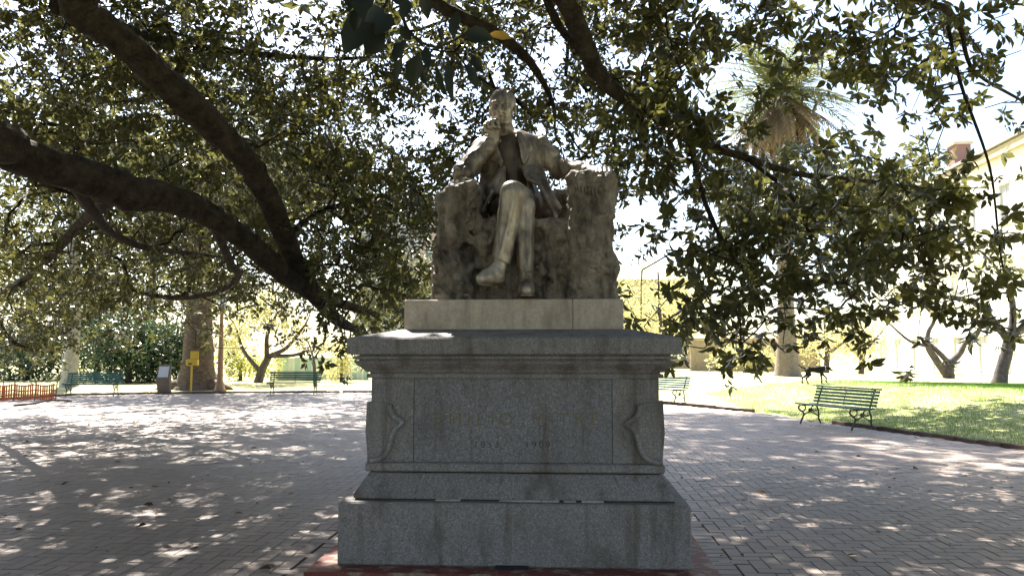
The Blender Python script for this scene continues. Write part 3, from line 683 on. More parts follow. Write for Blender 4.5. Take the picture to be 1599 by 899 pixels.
# waistcoat with shirt collar
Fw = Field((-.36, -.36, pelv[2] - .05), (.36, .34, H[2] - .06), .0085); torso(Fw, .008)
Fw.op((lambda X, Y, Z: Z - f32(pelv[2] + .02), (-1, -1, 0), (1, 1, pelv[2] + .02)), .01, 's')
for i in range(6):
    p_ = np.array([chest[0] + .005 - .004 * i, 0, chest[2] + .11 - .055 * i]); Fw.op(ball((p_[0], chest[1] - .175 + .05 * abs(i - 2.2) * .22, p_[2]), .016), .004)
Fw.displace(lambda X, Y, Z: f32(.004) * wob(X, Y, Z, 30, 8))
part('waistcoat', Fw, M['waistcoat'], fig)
Fs = Field(neckb + [-.2, -.22, -.12], neckb + [.2, .2, .2], .007)
Fs.op(cone(neckb + [0, -.01, -.03], hp(0, .025, -.155), .098, .086), .01); Fs.op(cone(neckb + [0, -.02, -.1], hp(0, .03, -.05), .079, .062), .008, 's')
Fs.op(tri(neckb + [.0, -.25, .10], neckb + [-.035, -.25, .2], neckb + [.035, -.25, .2], .02), .01, 's')
Fs.op(cone(neckb + [0, -.105, -.02], neckb + [0, -.125, -.10], .026, .030), .02)
part('shirt_collar', Fs, M['statue'], fig)
# jacket
def poly2(pts, ly=-.12):
    P = np.array([L(a, b, ly)[[0, 2]] for a, b in pts])
    def fn(X, Y, Z): return poly_sd(np.stack([X, Z], -1), P).astype(f32)
    return fn, P
Fj = Field((-.66, -.48, pelv[2] - .25), (.80, .46, H[2] + .02), .0085); torso(Fj, .034)
opn, OP = poly2([(776, 190), (776, 212), (779, 230), (787, 256), (788, 284), (786, 320), (830, 330), (822, 282), (813, 245), (807, 206), (806, 190)])
Fj.op((lambda X, Y, Z: np.maximum(opn(X, Y, Z), Y - f32(.03)), (OP[:, 0].min(), -.5, OP[:, 1].min()), (OP[:, 0].max(), .03, OP[:, 1].max())), .008, 's')
Fj.op(cone(neckb + [0, -.06, .0], neckb + [.0, -.03, .22], .105, .11), .01, 's')
Fj.op((lambda X, Y, Z: Z - f32(pelv[2] - .05), (-1, -1, 0), (1, 1, pelv[2] - .05)), .01, 's')
# sleeves with folds
Fj.op(cone(shR, elR, .098, .092), .03); Fj.op(cone(elR, elR + (wrR - elR) * .86, .090, .066), .025)
Fj.op(cone(shL, elL, .102, .085), .03); Fj.op(cone(elL, elL + (wrL - elL) * .90, .083, .066), .03)
tj = Field((0, 0, 0), (.01, .01, .01), .01)
def patch(pts, g, ymax=.02, k=.006):
    """a layer of cloth lying on the chest inside a pixel outline"""
    pf, P = poly2(pts); T = [ell(chest, (.235 + g, .165 + g, .235 + g)), cone(belly, chest, .165 + g, .19 + g), cone(shR, shL, .075 + g, .078 + g)]
    def fn(X, Y, Z):
        d = np.minimum(np.minimum(T[0][0](X, Y, Z), T[1][0](X, Y, Z)), T[2][0](X, Y, Z)); return np.maximum(np.maximum(d, pf(X, Y, Z)), Y - f32(ymax))
    Fj.op((fn, (P[:, 0].min(), -.4, P[:, 1].min()), (P[:, 0].max(), ymax, P[:, 1].max())), k)
patch([(806, 204), (812, 203), (832, 228), (826, 236), (829, 240), (818, 262), (813, 246)], .064)        # lapel
patch([(775, 214), (770, 218), (762, 238), (768, 244), (766, 248), (784, 262), (786, 254), (779, 230)], .064)
patch([(828, 262), (845, 264), (845, 268), (828, 266)], .046, .06)
# collar roll behind the neck
chain(Fj, [(neckb + [-.085, -.02, .005], .022), (neckb + [-.075, .06, .045], .026), (neckb + [0, .10, .055], .026), (neckb + [.075, .06, .045], .026), (neckb + [.085, -.03, .005], .022)], .02)
# skirts of the coat: one falls over the left thigh, the other beside the right hip
a, b, c, d = L(816, 262, -.18), L(843, 288, -.30), L(868, 338, -.42), L(842, 262, .0); e = L(874, 326, -.05)
Fj.op(tri(a, b, d, .016), .015); Fj.op(tri(b, c, d, .016), .015); Fj.op(tri(c, e, d, .02), .02)
chain(Fj, [(a, .017), (L(826, 280, -.26), .019), (b, .019), (L(857, 316, -.38), .018), (c, .017)], .012)
a, b, c, d = L(787, 262, -.17), L(768, 300, -.30), L(752, 330, -.34), L(752, 268, .05)
Fj.op(tri(a, b, d, .018), .015); Fj.op(tri(b, c, d, .018), .015)
chain(Fj, [(a, .017), (L(786, 284, -.22), .019), (L(776, 300, -.28), .018), (b, .017)], .012)
def folds(X, Y, Z):
    o = f32(.006) * wob(X * 1.5, Y, Z * .6, 17, 11) + f32(.003) * wob(X, Y, Z, 42, 12)
    for A, B, am in ((shR, elR, .006), (elR, wrR, .007), (shL, elL, .009), (elL, wrL, .009)):
        e_ = unit(B - A); t = (X - f32(A[0])) * f32(e_[0]) + (Y - f32(A[1])) * f32(e_[1]) + (Z - f32(A[2])) * f32(e_[2]); ln_ = np.linalg.norm(B - A)
        q2 = (X - f32(A[0])) ** 2 + (Y - f32(A[1])) ** 2 + (Z - f32(A[2])) ** 2 - t * t
        ok = (t > -.02) & (t < ln_ + .02) & (q2 < .016); ph = np.arctan2(X - f32(A[0]) - t * f32(e_[0]), Y - f32(A[1]) - t * f32(e_[1]))
        o = o + np.where(ok, f32(am) * np.sin(t * 40 + 1.7 * np.sin(ph * 1.5 + t * 7)), 0).astype(f32)
    return o
Fj.displace(folds)
part('jacket', Fj, M['jacket'], fig)
# trousers
Ft = Field((-.30, -.92, ankR[2] - .12), (.36, .32, pelv[2] + .22), .0085)
Ft.op(ell(pelv + [0, 0, -.01], (.235, .20, .16)), .02)
Ft.op(cone(hipR, kneeR, .125, .098), .04); Ft.op(cone(kneeR, ankR + [0, 0, .03], .092, .066), .02)
Ft.op(cone(hipL, kneeL, .130, .104), .02); hemL = ankL + (kneeL - ankL) * .02
Ft.op(cone(kneeL, kneeL * .5 + ankL * .5, .104, .084), .02); Ft.op(cone(kneeL * .5 + ankL * .5, hemL, .084, .076), .02)
# pressed creases down both shins
for k0, a0, s_ in ((kneeL, hemL, .098), (kneeR, ankR, .082)):
    Ft.op(cone(k0 + [.012, -s_, -.06], a0 + [.0, -s_ * .80, .02], .010, .010), .022)
Ft.displace(lambda X, Y, Z: f32(.006) * wob(X * 2.0, Y * 1.6, Z * .45, 18, 21) + f32(.0025) * wob(X, Y, Z, 45, 22))
uL = unit(kneeL - ankL)
def below(p, n_):
    return lambda X, Y, Z: (X - f32(p[0])) * f32(n_[0]) + (Y - f32(p[1])) * f32(n_[1]) + (Z - f32(p[2])) * f32(n_[2])
nL = unit(uL + np.array([.35, -.25, 0])); bl = below(hemL, nL); hull = cone(kneeL, ankL - uL * .12, .2, .2)
Ft.op((lambda X, Y, Z: np.maximum(bl(X, Y, Z), hull[0](X, Y, Z)), hemL - .2, hemL + .16), .006, 's')
uR = np.array([0, .12, 1.0]); uR /= np.linalg.norm(uR); bR = below(ankR + [0, 0, .0], uR); hullR = cone(kneeR, ankR - uR * .1, .13, .13)
Ft.op((lambda X, Y, Z: np.maximum(bR(X, Y, Z), hullR[0](X, Y, Z)), ankR - .16, ankR + .13), .006, 's')
for p_, q_, r_ in ((kneeL, ankL, .052), (kneeR, ankR, .046)): Ft.op(cone(p_ + (q_ - p_) * .88, q_ + (q_ - p_) * .2, r_, r_), .006, 's')
part('trousers', Ft, M['statue'], fig)
# shoes
def shoe(ank, heel, toe, up, name='shoe'):
    ank, heel, toe, up = (np.array(q, float) for q in (ank, heel, toe, unit(up)))
    lo = np.minimum(np.minimum(ank, heel), toe) - .14; hi = np.maximum(np.maximum(ank, heel), toe) + .14; Fo = Field(lo, hi, .0075)
    f = unit(toe - heel); s_ = np.cross(up, f); Lh = np.linalg.norm(toe - heel); ball_ = heel + f * Lh * .68
    Fo.op(cone(ank + up * .02, heel + f * .05 + up * .055, .054, .058), .03); Fo.op(cone(heel + f * .04 + up * .045, ball_ + up * .04, .052, .054), .03)
    Fo.op(cone(heel + f * .10 + up * .085, ball_ + up * .052, .050, .046), .03); Fo.op(cone(ball_ + up * .04, toe + up * .030, .055, .038), .03)
    pl = below(heel, up); Fo.op((lambda X, Y, Z: pl(X, Y, Z), lo, hi), .004, 's')
    Fo.displace(lambda X, Y, Z: f32(.002) * wob(X, Y, Z, 60, 31))
    ob = part(name, Fo, M['statue'], fig)
    # welted sole and heel block
    out = []
    for t, hw in ((-.04, .030), (0, .046), (.10, .054), (.25, .050), (.5, .056), (.7, .066), (.85, .060), (.97, .040), (1.03, .015)): out.append((t * Lh, hw))
    ringT = [heel + f * t + s_ * w_ for t, w_ in out] + [heel + f * t - s_ * w_ for t, w_ in out[::-1]]; dz = np.array([0, 0, SL])
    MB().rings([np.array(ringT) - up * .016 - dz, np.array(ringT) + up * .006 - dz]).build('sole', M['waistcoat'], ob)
    hr = [heel + f * t + s_ * w_ for t, w_ in ((-.012, .03), (.01, .046), (.075, .05))] + [heel + f * t - s_ * w_ for t, w_ in ((.075, .05), (.01, .046), (-.012, .03))]
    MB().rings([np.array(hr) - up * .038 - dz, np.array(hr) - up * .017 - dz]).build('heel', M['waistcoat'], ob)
shoe(ankR, (ankR[0], ankR[1] + .07, SL + .040), (ankR[0] + .008, -.80, SL + .040), (0, -.02, 1))
heelL = L(780, 441, -.63); shoe(ankL, heelL, toeL + [-.012, 0, .0], (.18, -.20, 1.0))
# ================================================================ foliage builders
LEAF_A = (np.array([(0, 0, 0), (.33, -.5, .05), (.33, 0, -.05), (.33, .5, .05), (.70, -.40, .02), (.70, 0, -.07), (.70, .40, .02), (1, 0, -.16)]),
          np.array([(0, 1, 2), (0, 2, 3), (4, 7, 5), (5, 7, 6)]), np.array([(1, 4, 5, 2), (2, 5, 6, 3)]))
LEAF_B = (np.array([(0, 0, 0), (.5, -.5, .04), (1, 0, -.06), (.5, .5, .04)]), np.zeros((0, 3), int), np.array([(0, 1, 2, 3)]))
def leaves_mesh(name, P, D, Nn, ln, wd, m, tint, tpl=LEAF_B):
    """many leaves as one mesh: base point, direction, face normal, length, width"""
    D = unit(D); S = unit(np.cross(Nn, D)); Nn = np.cross(D, S); T, F3, F4 = tpl; n = len(P); k = len(T)
    V = P[:, None] + D[:, None] * (T[None, :, 0:1] * ln[:, None, None]) + S[:, None] * (T[None, :, 1:2] * wd[:, None, None]) + Nn[:, None] * (T[None, :, 2:3] * ln[:, None, None])
    off = (np.arange(n) * k)[:, None, None]; F = [(f[None] + off).reshape(-1, f.shape[1]) for f in (F3, F4) if len(f)]
    me = mesh_np(name, V.reshape(-1, 3), F, tpl is LEAF_A, np.repeat(tint, k)); me.materials.append(m); return me
def rosettes(C, ax, nl, ln0, spread=1.0, wr=.38, jit=.25):
    """nl leaves round every centre C with axis ax -> P, D, N, length, width"""
    n = len(C); ax = unit(ax); ref = np.where(np.abs(ax[:, 2:3]) < .9, np.array([[0, 0, 1.]]), np.array([[1., 0, 0]])); u = unit(np.cross(ax, ref)); v = np.cross(ax, u)
    a = (np.arange(nl) * 2.39996)[None] + rng.random((n, 1)) * 6.28; el = rng.uniform(-.15, .75, (n, nl))
    rad = u[:, None] * np.cos(a)[..., None] + v[:, None] * np.sin(a)[..., None]
    D = unit(rad * np.cos(el)[..., None] * spread + ax[:, None] * np.sin(el)[..., None] + rng.normal(0, .15, (n, nl, 3)) + np.array([0, 0, -.22]))
    Nn = unit(ax[:, None] - .25 * rad + rng.normal(0, jit, (n, nl, 3))); ln = ln0[:, None] * rng.uniform(.6, 1.15, (n, nl))
    P = C[:, None] - ax[:, None] * (rng.random((n, nl, 1)) * .10) + rad * .012
    return P.reshape(-1, 3), D.reshape(-1, 3), Nn.reshape(-1, 3), ln.ravel(), (ln * wr * rng.uniform(.85, 1.15, (n, nl))).ravel()

# ================================================================ the great fig: trunk off to the left, limbs overhead
fig_tree = empty('fig_tree', (-10.2, 5.6, 0), 0, 'huge spreading fig tree with heavy drooping dark limbs and glossy leaves over the plaza', 'tree')
FT = np.array([-10.2, 5.6, 0])
def limb(pts, r, name='limb', seg=12, n=7):
    P = smooth_path(np.column_stack([np.array(pts, float), np.array(r, float)]), n); m_ = len(P)
    P[1:-1, :3] += rng.normal(0, 1, (m_ - 2, 3)) * (P[1:-1, 3:4] * .07)
    MB().tube(P[:, :3] - FT, P[:, 3], seg, .06).build(name, M['bark'], fig_tree, True); return P
tr = limb([(-10.2, 5.6, -.1), (-10.15, 5.6, .5), (-10.1, 5.65, 1.8), (-9.9, 5.8, 3.4), (-9.3, 6.0, 5.2)], [1.5, 1.15, .95, .85, .55], 'trunk', 22)
for q in range(8):
    a = q * .79 + .2; rr = [1.0, 1.7, 2.6]; MB().tube(np.array([(rr[i] * math.cos(a + .1 * i), rr[i] * math.sin(a + .1 * i), (.7, .18, -.08)[i]) for i in range(3)]), [.38, .24, .1], 8, .1).build('root', M['bark'], fig_tree, True)
def pl(rows): return [W(a, b, d) for a, b, d, _ in rows], [r for *_, r in rows]
SK = []
def plimb(rows, start=None, r0=None, seg=12, name='limb'):
    P, r = pl(rows); r = [q * .9 for q in r]
    if start is not None: P = [np.array(start)] + P; r = [r0] + r
    SK.append(limb(P, r, name, seg)); return SK[-1]
plimb([(-70, 205, 7.4, .23), (0, 233, 8, .215), (110, 270, 8.6, .22), (190, 296, 9.1, .235), (300, 322, 9.8, .185), (380, 372, 10.6, .17), (432, 420, 11.3, .16), (480, 452, 12.0, .13), (520, 470, 12.8, .10), (590, 492, 14, .06)], (-9.7, 5.9, 4.0), .42)
plimb([(60, -60, 7.6, .20), (120, 12, 8, .195), (205, 75, 8.5, .19), (300, 170, 9.2, .20), (372, 236, 9.9, .18), (420, 312, 10.7, .17), (452, 390, 11.5, .165), (488, 455, 12.2, .14), (528, 500, 13, .11), (560, 516, 13.8, .06)], (-9.2, 6.0, 5.3), .38)
plimb([(640, -190, 7.0, .17), (855, -30, 8.4, .13), (905, 50, 9.0, .125), (928, 105, 9.4, .12), (965, 145, 9.8, .10), (1020, 178, 10.2, .085), (1078, 218, 10.6, .075), (1165, 246, 11, .06), (1240, 270, 11.4, .05), (1330, 280, 11.8, .035), (1430, 292, 12.2, .022)], (-9.0, 6.0, 6.6), .34)
plimb([(640, -20, 9.2, .09), (712, 22, 9.6, .085), (770, 50, 10, .08), (815, 84, 10.4, .07), (838, 112, 10.8, .06), (862, 160, 11.4, .035), (868, 215, 12, .012)], W(430, -160, 8.2), .14)
plimb([(835, -40, 10.2, .07), (870, 35, 10.7, .065), (905, 80, 11.2, .055), (985, 160, 12, .05), (1010, 235, 12.6, .04), (1000, 320, 13.2, .025)], W(760, -150, 9.2), .12)
plimb([(1078, 220, 10.6, .05), (1096, 300, 10.4, .04), (1125, 370, 10.2, .034), (1165, 430, 10, .026), (1195, 500, 9.8, .018)], None, None, 8, 'bough')
plimb([(1165, 246, 11, .035), (1230, 300, 10.8, .03), (1262, 360, 10.6, .022), (1290, 440, 10.4, .016)], None, None, 8, 'bough')
plimb([(1310, -60, 9.4, .07), (1400, -8, 9.8, .06), (1470, 12, 10.2, .05), (1500, 45, 10.6, .04), (1520, 110, 11.0, .03), (1600, 160, 11.4, .02)], W(1000, -220, 8.2), .12, 8, 'bough')
plimb([(240, 60, 11, .07), (330, 76, 11.6, .06), (420, 86, 12.2, .05), (520, 92, 12.8, .04), (610, 88, 13.4, .025)], W(90, 10, 8.4), .10, 8, 'bough')
plimb([(424, 420, 11.6, .06), (470, 350, 12.2, .05), (525, 322, 12.8, .045), (590, 308, 13.4, .035), (640, 300, 14, .025), (690, 288, 14.6, .018)], None, None, 8, 'bough')
plimb([(545, 316, 13, .028), (600, 325, 13.6, .025), (640, 340, 14.2, .018), (672, 362, 14.8, .012)], None, None, 7, 'bough')
plimb([(330, 340, 10.4, .08), (360, 410, 12.5, .07), (372, 432, 14, .065), (330, 458, 15.2, .06), (262, 464, 16.4, .055), (200, 450, 17.4, .045), (140, 425, 18.4, .03)], None, None, 8, 'bough')
plimb([(190, 300, 9.2, .10), (130, 345, 12.5, .09), (60, 420, 15.5, .08), (-5, 470, 18, .07), (8, 520, 18.4, .06), (48, 546, 18.8, .055), (90, 528, 19.4, .045), (118, 508, 20, .035)], None, None, 8, 'bough')
plimb([(110, 272, 8.7, .09), (160, 350, 11, .07), (220, 385, 13, .06), (300, 395, 15, .05), (370, 405, 17, .03)], None, None, 8, 'bough')
plimb([(1480, 40, 10.4, .03), (1500, 130, 10.6, .026), (1545, 260, 10.8, .02), (1560, 380, 11, .016), (1575, 470, 11, .012)], None, None, 7, 'bough')
# ---- leafy sprays: how densely the crown fills each stretch of view, row by row (0-9)
DENS = ['8897387988854656', '8888877788812765', '7878887777831342', '7878987777861011', '8888999667886741', '8888899003688874', '8888798003688886', '8877788001588866', '8532165000477423', '4000010000440000']
Cs = []; far = []
for r, row in enumerate(DENS):
    for c, ch in enumerate(row):
        cv = int(ch) / 10 + .03
        if ch == '0': continue
        x0, y0 = c * 100, r * 60; xm = x0 + 50; ym = y0 + 30
        if xm < 460: dr = (10.5, 16) if r < 4 else (12.5, 20) if r < 7 else (16, 22)
        elif xm < 980: dr = (10.5, 15.5)
        else: dr = (9.0, 12.8)
        dm = sum(dr) / 2; area = 6000 / (F_PX / dm) ** 2; la = .165 * .063 * .70 * .52
        nsp = -math.log(1 - min(cv, .93)) * area / la / 32 * (1.8 if xm < 480 else 1.6 if xm < 980 else 1.7)
        for _ in range(rng.poisson(nsp)):
            Cs.append(W(x0 + rng.uniform(-6, 106), y0 + rng.uniform(-4, 64), rng.uniform(*dr)))
Cs = np.array(Cs); print('sprays in view', len(Cs))
# crown overhead and beyond the frame, where it shades the plaza
n = 17000; a = rng.random(n) * 6.283; rr = np.sqrt(rng.random(n)); OX = -4.5 + 16.5 * rr * np.cos(a); OY = 7.0 + 20.5 * rr * np.sin(a)
OZ = 4.2 + 5.0 * np.sqrt(np.maximum(0, 1 - (rr * .98) ** 2)) + rng.normal(0, .9, n) - 1.6 * (rr > .85) * rng.random(n)
# ragged openings let sun through
hole = np.sin(OX * 1.1 + 1.3 * np.sin(OY * .7)) * np.sin(OY * .93 + 1.1 * np.sin(OX * .6) + 1.0)
O = np.stack([OX, OY, OZ], -1); qx, qy, qd = project(O)
O = O[~((qy > -25) & (qx > -60) & (qx < 1660) & (qd > .3)) & (hole < .42 + .3 * rng.random(n) + .03 * (OX < -2)) & (np.linalg.norm(O - [0, 0, 1.6], axis=1) > 3.2)]
# the far side of the crown, shading the back of the plaza and the edge of the lawn
fx = rng.uniform(-16, 6.8, 4200); fy = rng.uniform(17, 37, 4200); fh = np.sin(fx * 1.0 + 1.1 * np.sin(fy * .8)) * np.sin(fy * .85 + np.sin(fx * .7)); kf = fh < np.where(fx > -1, .22, .20) + .2 * rng.random(4200)
FO = np.stack([fx, fy, 8.2 + rng.normal(0, .8, 4200)], -1)[kf]; FO = FO[FO[:, 0] < -6]
# unseen leaf layer added above the frame to shade plaza and leaves behind statue
hx_ = rng.uniform(-10, 4.6, 3600); hy_ = rng.uniform(17, 34, 3600); hh_ = np.sin(hx_ * 1.05 + 1.2 * np.sin(hy_ * .7) + .6) * np.sin(hy_ * .8 + np.sin(hx_ * .8))
HO = np.stack([hx_, hy_, np.maximum(2.1 + .48 * hy_, 9.5) + 1.6 * rng.random(3600)], -1)[(hh_ < .30 + .25 * rng.random(3600)) & ((hx_ < 3.2) | (hy_ < 26))]
FO = np.vstack([FO, HO])
LO = np.stack([rng.uniform(5.6, 10.2, 300), rng.uniform(18.5, 22, 300), rng.uniform(4.9, 6.2, 300)], -1)
O = np.vstack([O, FO, LO])
# chinks where the sun reaches the head, the raised arm and the pedestal top
SUNV = np.array(to_sun)
def chink(C, targets):
    ok = np.ones(len(C), bool)
    for (a_, b_, d_, rad) in targets:
        w_ = C - W(a_, b_, d_); t = w_ @ SUNV; ok &= ~((t > 0) & (np.linalg.norm(w_ - t[:, None] * SUNV, axis=1) < rad))
    return C[ok]
TG = [(778, 142, 6.85, .75), (735, 240, 6.7, .6), (955, 285, 6.7, .5), (700, 518, 5.85, .5), (860, 520, 5.9, .45)]
qx, qy, qd = project(Cs); Cs = Cs[~((qy > 578) | ((qx > 1225) & (qx < 1330) & (qy > 530)))]
Cs = chink(Cs, TG); O = chink(O, TG)
# the low left boughs stand out in the sun, beyond the thick of the crown
dn = O - SUNV * ((O[:, 2:3] - 3.0) / SUNV[2]); O = O[~((O[:, 2] > 4) & (dn[:, 0] > -17) & (dn[:, 0] < -4.5) & (dn[:, 1] > 13.5) & (dn[:, 1] < 23) & (rng.random(len(O)) < .5))]
print('sprays overhead', len(O))
# ---- twigs: every spray reaches back to the nearest wood already there
nodes = np.concatenate([s[:, :3] for s in SK]); trunkpt = np.array([-9.3, 6, 5.2])
ordr = np.argsort([np.min(((nodes - c) ** 2).sum(1)) for c in Cs]); par = []; pts = nodes.copy(); base_n = len(nodes)
for i in ordr:
    d2 = ((pts - Cs[i]) ** 2).sum(1); par.append(int(np.argmin(d2 * (1 + .3 * (pts[:, 2] < Cs[i][2] - .4))))); pts = np.vstack([pts, Cs[i]])
cnt = np.ones(len(pts))
for k_ in range(len(ordr) - 1, -1, -1):
    if par[k_] >= base_n: cnt[par[k_]] += cnt[base_n + k_]
tw = MB(); ax_spray = np.zeros((len(ordr), 3))
for k_ in range(len(ordr)):
    p = pts[base_n + k_]; q = pts[par[k_]]; d = p - q; ax_spray[k_] = unit(d + [0, 0, -.25 * np.linalg.norm(d)] + rng.normal(0, .12, 3))
    if np.linalg.norm(d) < .02: continue
    r1 = .0045 * math.sqrt(cnt[base_n + k_]) + .001; r0 = min(.0045 * math.sqrt(cnt[base_n + k_] + 1) + .002, .06); mid = (p + q) / 2 + rng.normal(0, .06, 3) * np.linalg.norm(d) + [0, 0, .05 * np.linalg.norm(d)]
    tw.tube(np.array([q, mid, p]) - FT, [r0, (r0 + r1) / 2, r1], 4)
o = tw.build('twigs', M['bark'], fig_tree, True); o['kind'] = 'stuff'
Cs = pts[base_n:]
def spray_leaves(C, axis, rows, nl, ln, sp, tpl_w=.38):
    n = len(C); CC = (C[:, None] + rng.normal(0, sp, (n, rows, 3)) * np.array([1, 1, .75])).reshape(-1, 3)
    A = unit(np.repeat(axis, rows, 0) + rng.normal(0, .45, (n * rows, 3))); return CC, rosettes(CC, A, nl, np.full(n * rows, ln) * rng.uniform(.72, 1.22, n * rows), 1.0, tpl_w)
qx, qy, qd = project(Cs); lf = qx < 960
# inner crown to the left: smaller, closer-set leaves
_, (P, D, Nn, ln, wd) = spray_leaves(Cs[lf], ax_spray[lf], 7, 8, .138, .27, .43)
o = link('inner_foliage', leaves_mesh('inner_foliage', P - FT, D, Nn, ln, wd, M['leaf'], np.clip(rng.random(len(P)) * .75 + np.repeat(rng.random(len(P) // 8) * .3, 8), 0, 1), LEAF_B), fig_tree); o['kind'] = 'stuff'
CC, (P, D, Nn, ln, wd) = spray_leaves(Cs[~lf], ax_spray[~lf], 4, 8, .178, .27, .43)
tint = np.clip(rng.random(len(P)) * .75 + np.repeat(rng.random(len(CC)) * .3, 8), 0, 1)
qx, qy, qd = project(P); okv = (qx > 0) & (qx < 1599) & (qy > 0) & (qy < 620) & (qd > 3)
ordl = np.argsort(np.where(okv, qd / ln, 1e9))[:270]; selm = np.zeros(len(P), bool); selm[ordl] = True
r_ = ~selm; o = link('foliage', leaves_mesh('foliage', P[r_] - FT, D[r_], Nn[r_], ln[r_], wd[r_], M['leaf'], tint[r_], LEAF_A), fig_tree); o['kind'] = 'stuff'
lm = []
for q in range(5):
    me = leaves_mesh('leaf', np.zeros((1, 3)), np.array([[1., 0, 0]]), np.array([[0, 0, 1.]]), np.ones(1), np.array([.38]), M['leaf'], np.array([q / 4.5]), LEAF_A); lm.append(me)
def leaf_obj(p, d, nn, l, wr, me, parent=fig_tree):
    d = unit(d); s = unit(np.cross(nn, d)); nn = np.cross(d, s); o = link('leaf', me, parent)
    o.matrix_basis = Matrix(((d[0] * l, s[0] * wr * l, nn[0] * l, p[0]), (d[1] * l, s[1] * wr * l, nn[1] * l, p[1]), (d[2] * l, s[2] * wr * l, nn[2] * l, p[2]), (0, 0, 0, 1))); return o
for i in ordl: leaf_obj(P[i] - FT, D[i], Nn[i], ln[i], 1.0, lm[int(rng.integers(5))])
_, (P, D, Nn, ln, wd) = spray_leaves(O, unit(rng.normal(0, .5, (len(O), 3)) + [0, 0, -.4]), 3, 7, .27, .42, .46)
o = link('upper_crown', leaves_mesh('upper_crown', P - FT, D, Nn, ln, wd, M['leaf'], rng.random(len(P)), LEAF_B), fig_tree); o['kind'] = 'stuff'
# ---- the low twig hanging close overhead, with big leaves one can count
NEAR = 3.3
tp = [W(600, -140, 3.2), W(622, -40, 3.25), W(630, 30, NEAR), W(652, 62, 3.3), W(690, 72, 3.32), W(745, 40, 3.35)]
T_ = smooth_path(np.array(tp), 5); MB().tube(T_ - FT, np.linspace(.010, .004, len(T_)), 7).build('twig', M['bark'], fig_tree, True)
MB().tube(smooth_path(np.array([W(622, -40, 3.25), W(600, 10, 3.2), W(575, 40, 3.2)]), 4) - FT, [.006] * 5 + [.004] * 4, 6).build('twig', M['bark'], fig_tree, True)
lmn = leaves_mesh('near_leaf', np.zeros((1, 3)), np.array([[1., 0, 0]]), np.array([[0, 0, 1.]]), np.ones(1), np.array([1.0]), M['leaf_near'], np.array([.3]), LEAF_A)
lmy = leaves_mesh('near_leaf_yellow', np.zeros((1, 3)), np.array([[1., 0, 0]]), np.array([[0, 0, 1.]]), np.ones(1), np.array([1.0]), M['leaf_yellow'], np.array([.3]), LEAF_A)
NL = [(578, 20, 540, 74, .5), (590, 30, 572, 80, .34), (602, 52, 572, 82, .5), (600, 14, 575, 30, .5), (612, 22, 590, 48, .5), (625, 40, 640, 62, .5), (632, 62, 616, 90, .5), (628, 88, 616, 126, .32), (655, 82, 640, 132, .42), (664, 72, 668, 104, .3), (655, 105, 664, 130, .22), (682, 104, 694, 148, .22), (700, 98, 704, 152, .2), (730, 98, 745, 136, .25), (715, 18, 706, 56, .4), (690, 40, 688, 62, .4), (725, 52, 765, 58, .48), (638, 0, 628, 26, .5), (570, -30, 566, 22, .5), (556, -30, 545, 12, .5), (660, -10, 668, 26, .4), (610, -20, 632, 6, .5), (735, 84, 752, 112, .25), (560, 10, 552, 46, .45)]
for i, (a, b, c, d, wr) in enumerate(NL):
    dd = NEAR + rng.uniform(-.2, .25); p0 = W(a, b, dd); p1 = W(c, d, dd + rng.uniform(-.05, .05)); l = np.linalg.norm(p1 - p0)
    leaf_obj(p0 - FT, p1 - p0, unit(np.array([rng.normal(0, .3), -1, rng.normal(-.1, .25)])), l * 1.12, wr * 1.25, lmn)
leaf_obj(W(800, 60, 3.35) - FT, W(745, 40, 3.35) - W(785, 48, 3.35), np.array([.1, -1, .3]), .115, .42, lmy)

# ================================================================ other trees
def tree(name, base, trunk, crowns, nleaf, ln, m, bark, label, cat='tree', group=None, boughs=(), wr=.4, flat=1.0):
    """trunk: list of (dx,dy,z,r); crowns: (dx,dy,z, rx,ry,rz) clumps; boughs: lists like trunk"""
    b = np.array([base[0], base[1], base[2] if len(base) > 2 else float(ground_h(np.array(base[0]), np.array(base[1])))], float)
    root = empty(name, b, 0, label, cat, group)
    if trunk:
        T = smooth_path(np.array(trunk, float), 5); MB().tube(T[:, :3], T[:, 3], 12, .07).build('trunk', bark, root, True)
    for bo in boughs:
        T = smooth_path(np.array(bo, float), 5); MB().tube(T[:, :3], T[:, 3], 7, .05).build('branch', bark, root, True)
    if crowns:
        cr = np.array(crowns, float); vol = cr[:, 3] * cr[:, 4] * cr[:, 5]; pk = rng.choice(len(cr), nleaf // 6, p=vol / vol.sum())
        v = unit(rng.normal(size=(len(pk), 3))) * (rng.random((len(pk), 1)) ** .45); lump = 1 + .22 * np.sin(v[:, :1] * 5 + pk[:, None]) * np.cos(v[:, 2:3] * 6)
        C = cr[pk, :3] + v * cr[pk, 3:6] * lump; A = unit(v + rng.normal(0, .4, v.shape) + [0, 0, .2])
        P, D, Nn, l_, w_ = rosettes(C, A, 6, np.full(len(C), ln), 1.0, wr); sp = rng.normal(0, ln * .8, P.shape)
        me = leaves_mesh('crown', P + sp, D, Nn, l_, w_, m, rng.random(len(P)), LEAF_B); link('crown', me, root)
    return root
def gb(px, py, d): p = W(px, py, d); return (p[0], d)
